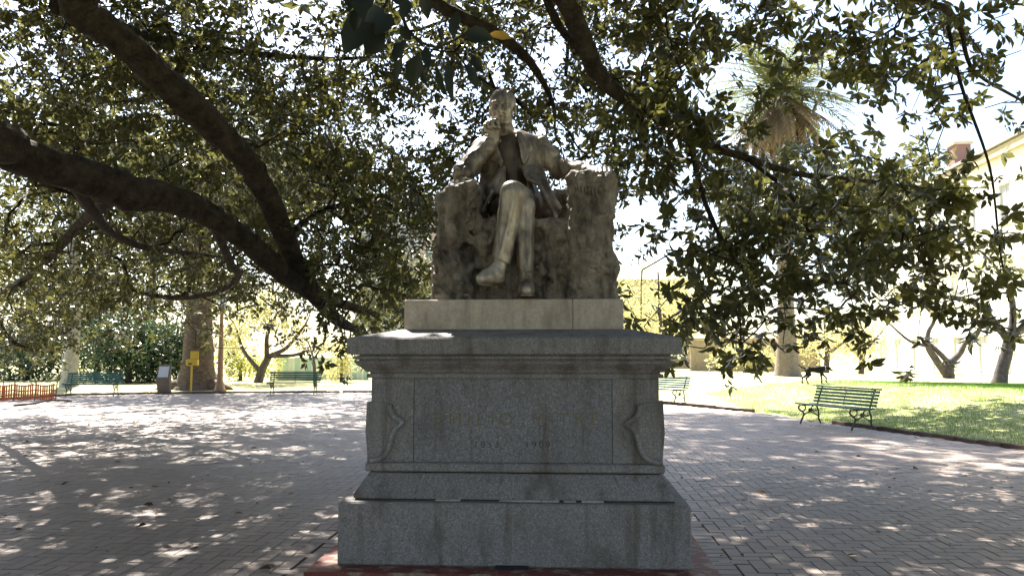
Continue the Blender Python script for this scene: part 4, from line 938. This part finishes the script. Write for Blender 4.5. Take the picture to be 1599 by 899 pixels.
# stout flared trunk on the far verge, its head lost in the fig leaves
b = gb(308, 612, 33); tree('stout_tree', b, [(0, 0, -.1, 1.2), (0, 0, .2, .86), (0, 0, .8, .68), (.0, 0, 2, .56), (-.05, 0, 3.4, .52), (-.1, 0, 5.2, .5), (-.1, 0, 8, .4)], [(0, 0, 8.5, 4.5, 4, 2.2), (-2, 1, 7.2, 3, 3, 1.6), (2, -1, 7.6, 3, 3, 1.6)], 6000, .34, M['leaf'], M['brown_bark'], 'stout old tree with flared rough brown trunk behind the yellow dispenser', boughs=[[(.3, -.2, .0, .45), (.9, -.4, .1, .28), (1.6, -.5, -.05, .1)], [(-.4, -.2, .1, .4), (-1.0, -.3, .12, .2), (-1.5, -.5, -.05, .08)]])
b = gb(107, 612, 34); tree('smooth_tree', b, [(0, 0, -.1, .42), (0, 0, .5, .33), (.05, 0, 2.5, .30), (.0, 0, 5, .28), (-.2, 0, 9, .2)], [(0, 0, 10, 4, 4, 2.5)], 3600, .34, M['leaf'], M['pale_bark'], 'smooth pale grey trunk rising behind the left end of the dark bench')
for i, (x, d, hz, rx, lab) in enumerate([(200, 39, 3.3, 2.6, 'dark dense evergreen shrub standing left of the stout trunk'), (150, 43, 4.6, 3.0, 'tall dark evergreen shrub behind the smooth pale trunk'), (262, 41, 2.9, 2.0, 'dark rounded shrub right behind the information stand'), (40, 40, 2.8, 3.0, 'blue green shrub rising behind the orange barrier')]):
    b = gb(x, 606, d); tree('evergreen_shrub', b, [(0, 0, -.1, .16), (0, 0, 1, .12), (.1, 0, hz * .8, .05)], [(0, 0, hz * .42, rx, rx * .8, hz * .5), (.6, 0, hz * .75, rx * .6, rx * .6, hz * .35), (-.7, 0, hz * .6, rx * .6, rx * .6, hz * .35)], 5400, .28, M['leaf_dark'], M['grey_bark'], lab, 'shrub', 'evergreen shrubs behind the verge')
# gnarled light-leaved trees on the left verge
b = gb(402, 606, 37); tree('gnarled_tree', b, [(0, 0, -.1, .22), (.2, 0, .6, .18), (.5, 0, 1.2, .15)], [(0, 0, 3.1, 2.0, 1.6, .9), (1.2, .2, 2.6, 1.2, 1.2, .7), (-1.2, 0, 2.2, 1.1, 1.2, .9), (.2, 0, 4.0, 1.4, 1.2, .7), (1.9, 0, 1.9, .7, .8, .4)], 5200, .17, M['leaf_lime'], M['grey_bark'], 'gnarled small tree with sunlit lime leaves between lamp post and green slatted bench', boughs=[[(.5, 0, 1.2, .13), (1.3, 0, 1.6, .09), (2.1, 0, 2.6, .05), (2.4, 0, 3.3, .02)], [(.4, 0, 1.1, .12), (.4, 0, 2.2, .09), (.8, 0, 3.2, .06), (.7, 0, 4.2, .02)], [(.1, 0, .5, .12), (-.7, 0, 1.5, .08), (-1.1, 0, 2.6, .04), (-1.6, 0, 3.2, .02)], [(.5, 0, 1.2, .10), (1.6, .1, 1.25, .08), (2.3, .1, 1.5, .04)]])
b = gb(375, 606, 40); tree('leafy_bush', b, [(0, 0, -.1, .1), (0, 0, 1.0, .06)], [(0, 0, .9, 1.3, 1, .9), (1.2, 0, .7, 1.0, .9, .7), (-.6, 0, 1.6, .8, .8, .8)], 2400, .19, M['leaf_pale'], M['grey_bark'], 'low sunlit bush at the foot of the gnarled tree', 'shrub')
b = gb(533, 606, 39); tree('leafy_bush', b, [(0, 0, -.1, .1), (0, 0, 1.0, .06)], [(0, 0, .8, .7, .6, .8), (-.6, 0, .5, .5, .5, .5), (.2, 0, 1.6, .6, .6, .7)], 1500, .17, M['leaf_lime'], M['grey_bark'], 'small sunlit bush in front of the hoarding against the pedestal edge', 'shrub')
b = gb(492, 608, 36); tree('sapling', b, [(0, 0, -.1, .09), (-.05, 0, .8, .07), (-.2, 0, 1.5, .045), (-.45, 0, 2.1, .02)], [(.4, 0, 1.7, .8, .6, .5), (-.3, 0, 2.0, .5, .5, .4)], 500, .15, M['leaf_lime'], M['grey_bark'], 'thin bare-stemmed sapling behind the right end of the green slatted bench', boughs=[[(-.1, 0, 1.1, .05), (.25, 0, 1.7, .03), (.4, 0, 2.2, .015)]])
# right lawn: two forked light trees
b = gb(1482, 606, 33); tree('forked_tree', b, [(0, 0, -.1, .26), (.0, 0, .25, .22), (.05, 0, .6, .2)], [(-1.8, 0, 3.6, 1.8, 1.6, .45), (.2, 0, 4.2, 2.0, 1.6, .5), (1.6, .2, 2.9, 1.0, 1, .35), (-3.0, 0, 2.7, 1.2, 1.0, .4), (-.8, 0, 2.6, .9, 1, .3)], 1700, .13, M['leaf_lime'], M['grey_bark'], 'low forked tree with thin yellow foliage on the lawn before the white building', 'tree', None, [[(-.05, 0, .1, .17), (-.45, 0, .7, .15), (-.8, 0, 1.3, .12), (-.75, 0, 1.9, .09), (-.5, 0, 2.5, .07), (-1.2, 0, 3.2, .04), (-2, 0, 3.7, .02)], [(.05, 0, .6, .15), (.5, 0, 1.0, .12), (.8, 0, 1.5, .09), (1.3, 0, 1.8, .05), (1.6, 0, 2.6, .02)], [(.05, 0, .6, .12), (-.4, 0, 1.1, .1), (-.8, .1, 1.5, .07)], [(-.8, 0, 1.3, .08), (-1.5, 0, 1.5, .06), (-2.1, 0, 2.0, .04), (-2.8, 0, 2.7, .015)], [(-.5, 0, 2.5, .05), (.3, 0, 3.2, .04), (.6, 0, 4.0, .02)]])
b = gb(1560, 620, 27); tree('leaning_tree', b, [(0, 0, -.1, .25), (.15, 0, .5, .21), (.35, 0, 1.1, .19), (.48, 0, 1.55, .19)], [(-2.2, 0, 3.0, 1.6, 1.4, .4), (-.6, 0, 4.2, 2.0, 1.6, .5), (1.4, 0, 3.9, 1.6, 1.4, .5), (-3.6, 0, 2.6, 1.0, .9, .3)], 1500, .12, M['leaf_lime'], M['grey_bark'], 'leaning tree with a long arching side branch at the right edge of the lawn', 'tree', None, [[(.42, 0, 1.45, .15), (.0, 0, 2.0, .12), (-.5, 0, 2.6, .1), (-1.2, 0, 2.85, .085), (-2.2, 0, 2.9, .06), (-3.3, 0, 2.6, .025)], [(.48, 0, 1.55, .15), (.6, 0, 2.2, .12), (.55, 0, 3.0, .09), (.2, 0, 3.8, .05), (-.3, 0, 4.4, .02)], [(.48, 0, 1.55, .14), (1.0, 0, 2.0, .11), (1.6, 0, 2.8, .08), (1.9, 0, 3.8, .03)]])
# pale sunlit trees and bushes behind the lawn
for i, (x, d, hz, rx, lab) in enumerate([(1290, 40, 3.4, 2.4, 'sunlit yellow bush behind the walking dog'), (1345, 41, 4.0, 2.0, 'sunlit yellow tree against the end of the white building'), (1165, 38, 1.4, 1.6, 'low pale bush before the beige wall'), (1030, 46, 7.0, 3.2, 'tall pale yellow tree behind the half hidden bench'), (960, 52, 8.5, 3.5, 'pale tree just behind the statue right of its base'), (1110, 54, 9.5, 4.0, 'pale tall tree beyond the beige wall')]):
    b = gb(x, 600, d); tree('pale_tree', b, [(0, 0, -.1, .16), (.1, 0, hz * .3, .12), (0, 0, hz * .8, .05)], [(0, 0, hz * .60, rx, rx * .8, hz * .33), (rx * .5, 0, hz * .35, rx * .7, rx * .6, hz * .25), (-rx * .5, 0, hz * .40, rx * .6, rx * .6, hz * .28)], 4200 if hz > 5 else 2400, .22 if hz > 5 else .17, M['leaf_lime'], M['grey_bark'], lab, 'shrub' if hz < 2 else 'tree', 'sunlit trees behind the lawn', boughs=[[(0, 0, hz * .25, .09), (rx * .4, 0, hz * .45, .05), (rx * .7, 0, hz * .6, .02)], [(0, 0, hz * .2, .08), (-rx * .4, 0, hz * .42, .05), (-rx * .6, 0, hz * .62, .02)]])
for i, (x, d, hz, rx, lab) in enumerate([(40, 50, 11, 5.5, 'tall tree filling the sky behind the smooth pale trunk'), (230, 54, 12, 6, 'tall broad tree behind the evergreen shrubs'), (640, 50, 8.5, 4.5, 'dark tall tree behind the pedestal beside the grey apartment block')]):
    b = gb(x, 600, d); tree('tall_tree', b, [(0, 0, -.1, .4), (.1, 0, hz * .4, .3), (0, 0, hz * .8, .1)], [(0, 0, hz * .65, rx, rx * .8, hz * .33), (rx * .5, 0, hz * .45, rx * .7, rx * .6, hz * .25), (-rx * .5, 0, hz * .5, rx * .6, rx * .6, hz * .28)], 6000, .4, M['leaf'], M['grey_bark'], lab, 'tree', 'tall trees behind the verge')

# ================================================================ palm
pb = gb(1230, 588, 32); pz = float(ground_h(np.array(pb[0]), np.array(pb[1])))
palm = empty('palm_tree', (pb[0], pb[1], pz), 0, 'tall palm with a skirt of dry hanging fronds rising from the lawn', 'tree')
ptop = W(1222, 150, 32)[2] - pz
prof = []
for z in np.arange(-.1, ptop, .07):
    r0 = .33 + .22 * math.exp(-max(z, 0) * 1.6) + .03 * math.sin(z * 1.3); prof.append((z, r0 * (1 + (.05 if int(round(z / .07)) % 2 else -.02))))
MB().lathe(prof, seg=18).build('trunk', M['palm_bark'], palm, True)
def frond_mesh(nm, length, droop, m, npair=30, wid=.5, hang=False):
    """feather leaf along +x, arching down"""
    t = np.linspace(0, 1, npair); x = length * (t - .12 * droop * t ** 3); z = -length * droop * t ** 2 * .75; Cc = np.stack([x, 0 * x, z], -1); tg = unit(np.gradient(Cc, axis=0)); P = []; D = []; Nn = []; ll = []
    for i in range(2, npair):
        for s in (-1, 1):
            P.append(Cc[i]); D.append(tg[i] * .65 + np.array([0, s * .85, -.18 - .35 * hang]) + rng.normal(0, .08, 3)); Nn.append(np.cross(D[-1], tg[i]) * s + [0, 0, .3]); ll.append(wid * (math.sin(math.pi * (.12 + .85 * t[i])) * .9 + .15))
    ll = np.array(ll); me = leaves_mesh(nm, np.array(P), np.array(D), np.array(Nn), ll, np.full(len(ll), .06), m, rng.random(len(ll)), LEAF_B)
    mb = MB().tube(Cc, np.linspace(.035, .008, npair), 4); import bmesh
    bm = bmesh.new(); bm.from_mesh(me); t2 = mb.mesh('t'); bm.from_mesh(t2); bm.to_mesh(me); bm.free(); bpy.data.meshes.remove(t2); return me
FR = [frond_mesh('frond', 3.1, d, M['frond'], 34, .6) for d in (.25, .5, .8)]; DR = [frond_mesh('dry_frond', 2.5, d, M['dry_frond'], 26, .42, True) for d in (.25, .5)]
for i in range(64):
    o = link('frond', FR[i % 3], palm); o.location = (0, 0, ptop + rng.uniform(-.1, .35)); o.rotation_euler = (rng.normal(0, .1), -rng.uniform(-.25, 1.25), i * 2.39996)
for i in range(90):
    o = link('dry_frond', DR[i % 2], palm); a = i * 2.39996; o.location = (.28 * math.cos(a), .28 * math.sin(a), ptop - rng.uniform(.0, .45)); o.rotation_euler = (rng.normal(0, .15), rng.uniform(.45, 1.2), a)
# ================================================================ benches
def make_bench(L_=1.9):
    root = empty('bench')
    # seat slats, front at -y
    for i in range(5): MB().box((0, -.22 + i * .095, .44 + .012 * math.cos(i * 1.2)), (L_ / 2, .040, .017), 0, .006).build('seat_slat', M['bench_green'], root)
    for i in range(5):
        s = MB().box((0, 0, 0), (L_ / 2, .014, .025), 0, .005).build('back_slat', M['bench_green'], root); s.location = (0, .245 + i * .024, .50 + i * .068); s.rotation_euler = (-.30, 0, 0)
    s = MB().box((0, 0, 0), (L_ / 2 + .02, .030, .016), 0, .006).build('top_rail', M['bench_green'], root); s.location = (0, .365, .825)
    for x in (-L_ / 2 + .16, L_ / 2 - .16):
        # cast scrolls: front S leg, back leg that runs up into the backrest, tie with a boss
        e = tag(MB().tube(smooth_path(np.array([(x, -.25, .425), (x, -.28, .36), (x, -.22, .29), (x, -.15, .25), (x, -.17, .17), (x, -.22, .08), (x, -.25, .015)]), 4), .019, 6).build('front_leg', M['iron'], root, True))
        MB().tube(smooth_path(np.array([(x, -.13, .42), (x, -.10, .36), (x, -.14, .30), (x, -.19, .29)]), 4), .013, 6).build('scroll', M['iron'], root, True)
        MB().tube(smooth_path(np.array([(x, .365, .81), (x, .30, .66), (x, .24, .50), (x, .20, .40), (x, .24, .28), (x, .24, .14), (x, .29, .015)]), 4), .019, 6).build('back_leg', M['iron'], root, True)
        MB().tube(smooth_path(np.array([(x, .12, .42), (x, .06, .36), (x, .10, .29), (x, .19, .31)]), 4), .013, 6).build('scroll', M['iron'], root, True)
        MB().tube(smooth_path(np.array([(x, -.18, .16), (x, -.10, .23), (x, .02, .27), (x, .14, .23), (x, .24, .16)]), 4), .013, 6).build('tie', M['iron'], root, True)
        MB().lathe([(-.012, .045), (.012, .045)], seg=10).build('boss', M['iron'], root).matrix_basis = Matrix.Translation((x, .02, .31)) @ Matrix.Rotation(R(90), 4, 'Y')
        MB().box((x, 0, .413), (.018, .25, .010), 0, .004).build('seat_bearer', M['iron'], root)
    MB().tube([(0, .235, .46), (0, .345, .80)], .010, 6).build('back_strap', M['iron'], root)
    return root
b0 = make_bench()
def face(dx, dy): return math.atan2(dy, dx) + math.pi / 2
spots = [((6.80, 17.05), face(-.95, -.31), 'green slatted bench with scrolled iron legs beside the lawn kerb, palm behind'),
         ((4.55, 24.9), face(-.80, -.6), 'green slatted bench half hidden behind the right side of the pedestal'),
         ((-8.1, 29.9), face(.05, -1), 'green slatted bench in front of the green and white hoarding'),
         ((-14.95, 28.7), face(.16, -1), 'dark green slatted bench between orange barrier and information stand')]
for i, ((x, y), rz, lab) in enumerate(spots):
    o = b0 if i == 0 else copy_tree(b0)
    o.location = (x, y, 0.0); o.rotation_euler = (0, 0, rz); tag(o, lab, 'bench', 'green slatted park benches')
# ================================================================ street furniture on the far verge
def gz_(x, y): return max(0.0, float(ground_h(np.array(x), np.array(y))))
lp = G(343, 612); lp[1] = 31.6; lp[0] = W(343, 612, 31.6)[0]; lamp = empty('street_lamp', (lp[0], lp[1], gz_(lp[0], lp[1])), 0, 'ochre park lamp post with a pale glass lantern', 'lamp post')
MB().lathe([(-.05, .25), (.06, .25), (.10, .19), (.32, .15), (.40, .115), (1.2, .105), (2.2, .085), (3.05, .07), (3.1, .095), (3.16, .06)], seg=14).build('post', M['post_brown'], lamp, True)
MB().lathe([(3.16, .09), (3.2, .11), (3.62, .20), (3.63, .19)], seg=8).build('lantern', M['lamp_glass'], lamp)
for k_ in range(8):
    a = (k_ + .0) * math.pi / 4; MB().tube([(.112 * math.cos(a), .112 * math.sin(a), 3.19), (.205 * math.cos(a), .205 * math.sin(a), 3.63)], .010, 5).build('lantern_bar', M['iron'], lamp)
MB().lathe([(3.63, .23), (3.66, .24), (3.78, .11), (3.84, .05), (3.92, .03), (3.95, .005)], seg=8).build('cap', M['iron'], lamp)
yp = W(298, 612, 30.9); ys = empty('bag_dispenser', (yp[0], 30.9, gz_(yp[0], 30.9)), 0, 'yellow dispenser box and sign panel on a thin yellow pole', 'dispenser')
MB().tube([(0, 0, -.05), (0, 0, 1.05)], .04, 8).build('pole', M['yellow'], ys)
MB().box((.03, 0, 1.15), (.22, .10, .12), 0, .02).build('box', M['yellow'], ys); MB().box((.09, .02, 1.43), (.16, .012, .15), 0, .005).build('sign_panel', M['yellow'], ys); MB().box((-.02, -.104, 1.10), (.07, .004, .025)).build('slot', M['carved'], ys)
kp = W(256, 613, 30.6); ki = empty('information_stand', (kp[0], 30.6, gz_(kp[0], 30.6)), R(10), 'brown metal information stand with a white notice tilted on its head', 'stand')
MB().rings([[(-.20, -.10, -.05), (.24, -.10, -.05), (.24, .14, -.05), (-.20, .14, -.05)], [(-.26, -.16, .55), (.20, -.16, .55), (.20, .12, .55), (-.26, .12, .55)], [(-.20, -.06, 1.06), (.25, -.06, 1.06), (.25, .08, 1.06), (-.20, .08, 1.06)]]).build('body', M['kiosk'], ki)
MB().add([(-.21, -.163, .60), (.15, -.163, .60), (.19, -.083, 1.00), (-.17, -.083, 1.00), (-.21, -.148, .60), (.15, -.148, .60), (.19, -.07, 1.00), (-.17, -.07, 1.00)], [(0, 1, 2, 3), (7, 6, 5, 4), (0, 4, 5, 1), (1, 5, 6, 2), (2, 6, 7, 3), (3, 7, 4, 0)]).build('notice', M['paper'], ki)
# orange barrier netting on stakes
op = W(40, 624, 26.2); ob = empty('orange_barrier', (op[0], 26.2, 0), R(14), 'sagging orange plastic net barrier at the left edge of the plaza', 'barrier')
for i in range(5):
    MB().tube([(-1.6 + i * .62, 0, -.05), (-1.58 + i * .62, .02, .62)], .022, 6).build('stake', M['post_brown'], ob)
for i in range(4):
    x0 = -1.6 + i * .62; nv = 9
    for k_ in range(nv):
        x = x0 + .04 + k_ * .065; sag = .05 * math.sin(math.pi * k_ / (nv - 1)); MB().box((x, -.03 + .02 * math.sin(k_ * 1.7 + i), .29 - sag / 2), (.024, .004, .255 - sag / 2)).build('net_strip', M['orange'], ob)
    for zz in (.06, .2, .34, .50):
        MB().tube([(x0, -.035, zz), (x0 + .31, -.04, zz - .04), (x0 + .62, -.035, zz)], .018, 4).build('net_cord', M['orange'], ob)
rp = W(4, 624, 26.6); rl = empty('railing', (rp[0], 26.6, 0), R(14), 'short dark upright railing behind the left end of the orange barrier', 'railing')
for i in range(6): MB().tube([(-.6 + i * .12, 0, -.05), (-.6 + i * .12, 0, .95)], .016, 6).build('bar', M['iron'], rl)
MB().box((-.3, 0, .9), (.36, .018, .018)).build('rail', M['iron'], rl)
# green and white hoarding
hd = empty('hoarding', (W(505, 605, 42)[0], 42, -.2), 0, 'low hoarding of alternating green and white boards behind the bench', 'hoarding')
for i in range(16):
    MB().box((-2.3 + i * .30, .01 * (i % 2), .75), (.146, .012, .72 + .02 * math.sin(i * 2.1))).build('board', M['hoard_green' if i % 2 else 'hoard_white'], hd)
MB().box((-.05, .05, 1.3), (2.5, .03, .04)).build('rail', M['hoard_white'], hd)
# ================================================================ buildings
def building(name, x0, y0, x1, y1, h, depth, wall, label, rows, cols, win, roofm, base=-.3, cornice=None, ww=.9, wh=1.5, z0=1.6, dz=3.2, parapet=.3, left=False):
    """facade from (x0,y0) to (x1,y1), seen from its left hand side"""
    e = np.array([x1 - x0, y1 - y0]); Lb = np.linalg.norm(e); rz = math.atan2(e[1], e[0]); root = empty(name, (x0, y0, base), rz, label, 'building')
    # local: x along facade, y away from viewer, facade at y = 0
    MB().box((Lb / 2, depth / 2 + .15, h / 2), (Lb / 2, depth / 2, h / 2)).build('wall', wall, root)
    # facade skin with real openings: piers and spandrels
    xs = [(i + .5) * Lb / cols for i in range(cols)]; zs_ = [z0 + r * dz for r in range(rows)]; edges = [0] + [q for x in xs for q in (x - ww / 2, x + ww / 2)] + [Lb]
    sk = MB()
    for i in range(0, len(edges), 2): sk.box(((edges[i] + edges[i + 1]) / 2, .075, h / 2), ((edges[i + 1] - edges[i]) / 2, .075, h / 2))
    zz = [0] + [q for z in zs_ for q in (z - wh / 2, z + wh / 2)] + [h]
    for x in xs:
        for i in range(0, len(zz), 2):
            if zz[i + 1] > zz[i]: sk.box((x, .077, (zz[i] + zz[i + 1]) / 2), (ww / 2, .072, (zz[i + 1] - zz[i]) / 2))
    o = sk.build('facade', wall, root)
    for z in zs_:
        for x in xs:
            wo = MB().box((x, .125, z), (ww / 2, .02, wh / 2)).build('window', win, root)
            MB().box((x, .10, z), (.03, .02, wh / 2)).build('mullion', M['pane_pale'], wo); MB().box((x, -.03, z - wh / 2 - .04), (ww / 2 + .1, .06, .04)).build('sill', wall, wo); MB().box((x, -.02, z + wh / 2 + .06), (ww / 2 + .1, .04, .05)).build('lintel', M['pane_pale'], wo)
    if cornice:
        MB().box((Lb / 2, -.10, h - .35), (Lb / 2 + .25, .12, .22)).build('cornice', cornice, root); MB().box((Lb / 2, .0, h + .02), (Lb / 2 + .3, .35, .06)).build('gutter', M['pane_pale'], root)
    if roofm:
        MB().rings([[(-.3, -.3, h + .09), (Lb + .3, -.3, h + .09), (Lb + .3, depth + .3, h + .09), (-.3, depth + .3, h + .09)], [(depth * .35, depth * .45, h + 2.3), (Lb - depth * .35, depth * .45, h + 2.3), (Lb - depth * .35, depth * .55, h + 2.3), (depth * .35, depth * .55, h + 2.3)]]).build('roof', roofm, root)
    else: MB().box((Lb / 2, depth / 2, h + parapet / 2), (Lb / 2 + .05, depth / 2 + .2, parapet / 2)).build('parapet', wall, root)
    return root, Lb
# long white building running away along the right
wb, Lw = building('white_building', 27.6, 61.0, 24.0, 27.0, 12.6, 14, M['white_wall'], 'long white building with cream cornice, pale roof and red chimneys beyond the lawn', 3, 11, M['pane_pale'], M['roof'], cornice=M['cream'], ww=1.1, wh=2.0, z0=1.7, dz=3.9)
for t, s in ((.30, 1.0), (.64, 1.0)):
    c = MB().box((Lw * t, 2.2, 14.0), (.55, .5, s), 0, .03).build('chimney', M['brick_red'], wb); MB().box((Lw * t, 2.2, 14.0 + s + .08), (.65, .6, .08)).build('chimney_cap', M['cream'], c)
a = W(555, 400, 72); b = W(775, 400, 72)
building('apartment_block', a[0], 72, b[0], 72, 15.5, 10, M['grey_wall'], 'pale grey apartment block glimpsed through the leaves left of the statue', 4, 5, M['glass'], None, ww=1.4, wh=1.5, z0=2, dz=3.2)
a = W(655, 400, 60); b = W(740, 400, 60)
building('pink_house', a[0], 60, b[0], 60, 12.0, 6, M['pink_wall'], 'pinkish house glimpsed through leaves beside the rock seat', 3, 2, M['glass'], None, ww=1.1, wh=1.6, z0=2.2, dz=3.4)
a = W(970, 400, 64); b = W(1075, 400, 64)
building('cream_house', a[0], 64, b[0], 64, 7.5, 8, M['beige_wall'], 'beige house behind pale trees right of the statue base', 2, 3, M['glass'], M['roof'], ww=1.1, wh=1.6, z0=2.0, dz=3.2)
gw = empty('garden_wall', (W(1080, 600, 44)[0], 44, -.2), 0, 'low beige brick wall behind the crest of the lawn', 'wall')
for i in range(4): MB().box((.9 + i * 1.72, 0, 1.2), (.85, .12, 1.2), 0, .01).build('wall_panel', M['beige_wall'], gw)
for i in range(5): MB().box((.04 + i * 1.72, -.03, 1.28), (.10, .17, 1.30), 0, .02).build('pier', M['beige_wall'], gw)
for i in range(4): MB().box((.9 + i * 1.72, 0, 2.46), (.75, .18, .05), 0, .01).build('coping', M['cream'], gw)
# ================================================================ dog on the lawn
dp = W(1274, 600, 26); dz_ = float(ground_h(np.array(dp[0]), np.array(26.0)))
Fd = Field((-.62, -.16, -.02), (.66, .16, .95), .011)
def side(p, s): return (p[0], s, p[1])
Fd.op(ell((.13, 0, .50), (.20, .095, .13)), .03); Fd.op(cone((.10, 0, .50), (-.22, 0, .515), .105, .082), .05); Fd.op(ell((-.25, 0, .50), (.13, .085, .10)), .04)
Fd.op(cone((.24, 0, .55), (.40, 0, .56), .075, .058), .04); Fd.op(ell((.45, 0, .545), (.075, .055, .062)), .03); Fd.op(cone((.47, 0, .53), (.575, 0, .465), .042, .026), .02)
for s in (-1, 1): Fd.op(tri((.40, s * .045, .60), (.46, s * .052, .59), (.40, s * .075, .50), .010), .01)
chain(Fd, [((-.36, 0, .55), .030), ((-.46, 0, .58), .022), ((-.54, 0, .64), .016), ((-.57, 0, .72), .009)], .015)
def leg(pts): chain(Fd, pts, .02)
leg([((.19, -.06, .46), .06), ((.17, -.06, .30), .034), ((.19, -.06, .16), .023), ((.175, -.06, .05), .020), ((.205, -.06, .016), .022)])
leg([((.20, .06, .46), .06), ((.27, .06, .32), .034), ((.37, .06, .22), .024), ((.36, .06, .10), .020), ((.385, .06, .06), .022)])
leg([((-.27, -.06, .48), .075), ((-.20, -.06, .33), .048), ((-.33, -.06, .20), .027), ((-.30, -.06, .06), .020), ((-.265, -.06, .016), .022)])
leg([((-.28, .06, .48), .075), ((-.27, .06, .32), .048), ((-.43, .06, .22), .027), ((-.45, .06, .07), .020), ((-.42, .06, .016), .022)])
dog = link('dog', Fd.mesh('dog', 1), None, M['black_fur']); dog.location = (dp[0], 26, dz_ - .005); dog.rotation_euler = (0, 0, R(-8)); dog.scale = (.92, .92, .92); tag(dog, 'slim black dog walking across the lawn with its tail raised', 'dog')
MB().tube([(.33 + .0 * math.cos(a), .070 * math.cos(a), .555 + .070 * math.sin(a)) for a in np.linspace(0, 6.283, 17)], .009, 5).build('collar', M['grey_wall'], dog, True)
# ================================================================ litter on the paving
n = 1500; lx_ = rng.uniform(-14, 9, n); ly_ = 3.6 + 20 * rng.random(n) ** 1.5; ok = (poly_sd(np.stack([lx_, ly_], -1), PLAZA) < -.2) & ~((np.abs(lx_ - PED[0]) < 1.55) & (np.abs(ly_ - PED[1]) < 1.55)); lx_, ly_ = lx_[ok], ly_[ok]; n = len(lx_)
a = rng.random(n) * 6.28; ln = rng.uniform(.015, .06, n) * np.where(rng.random(n) < .12, 2, 1)
o = link('fallen_leaves', leaves_mesh('fallen_leaves', np.stack([lx_, ly_, rng.uniform(.004, .014, n)], -1), np.stack([np.cos(a), np.sin(a), rng.normal(.1, .15, n)], -1), np.stack([rng.normal(0, .3, n), rng.normal(0, .3, n), np.ones(n)], -1), ln, ln * .6, M['litter'], rng.random(n) ** 2, LEAF_A)); tag(o, 'dry brown fallen leaves scattered over the paving', 'leaves', kind='stuff')
# fallen stick on the far left paving
sp0 = G(22, 634); MB_ = MB().tube(smooth_path(np.array([(0, 0, .02), (.25, .6, .05), (.35, 1.2, .10), (.75, 1.7, .05)]), 4), .03, 6, .1); o = MB_.build('fallen_stick', M['bark'], None, True); o.location = (sp0[0], sp0[1], 0); tag(o, 'crooked dark stick lying on sunlit paving near the orange barrier', 'stick')
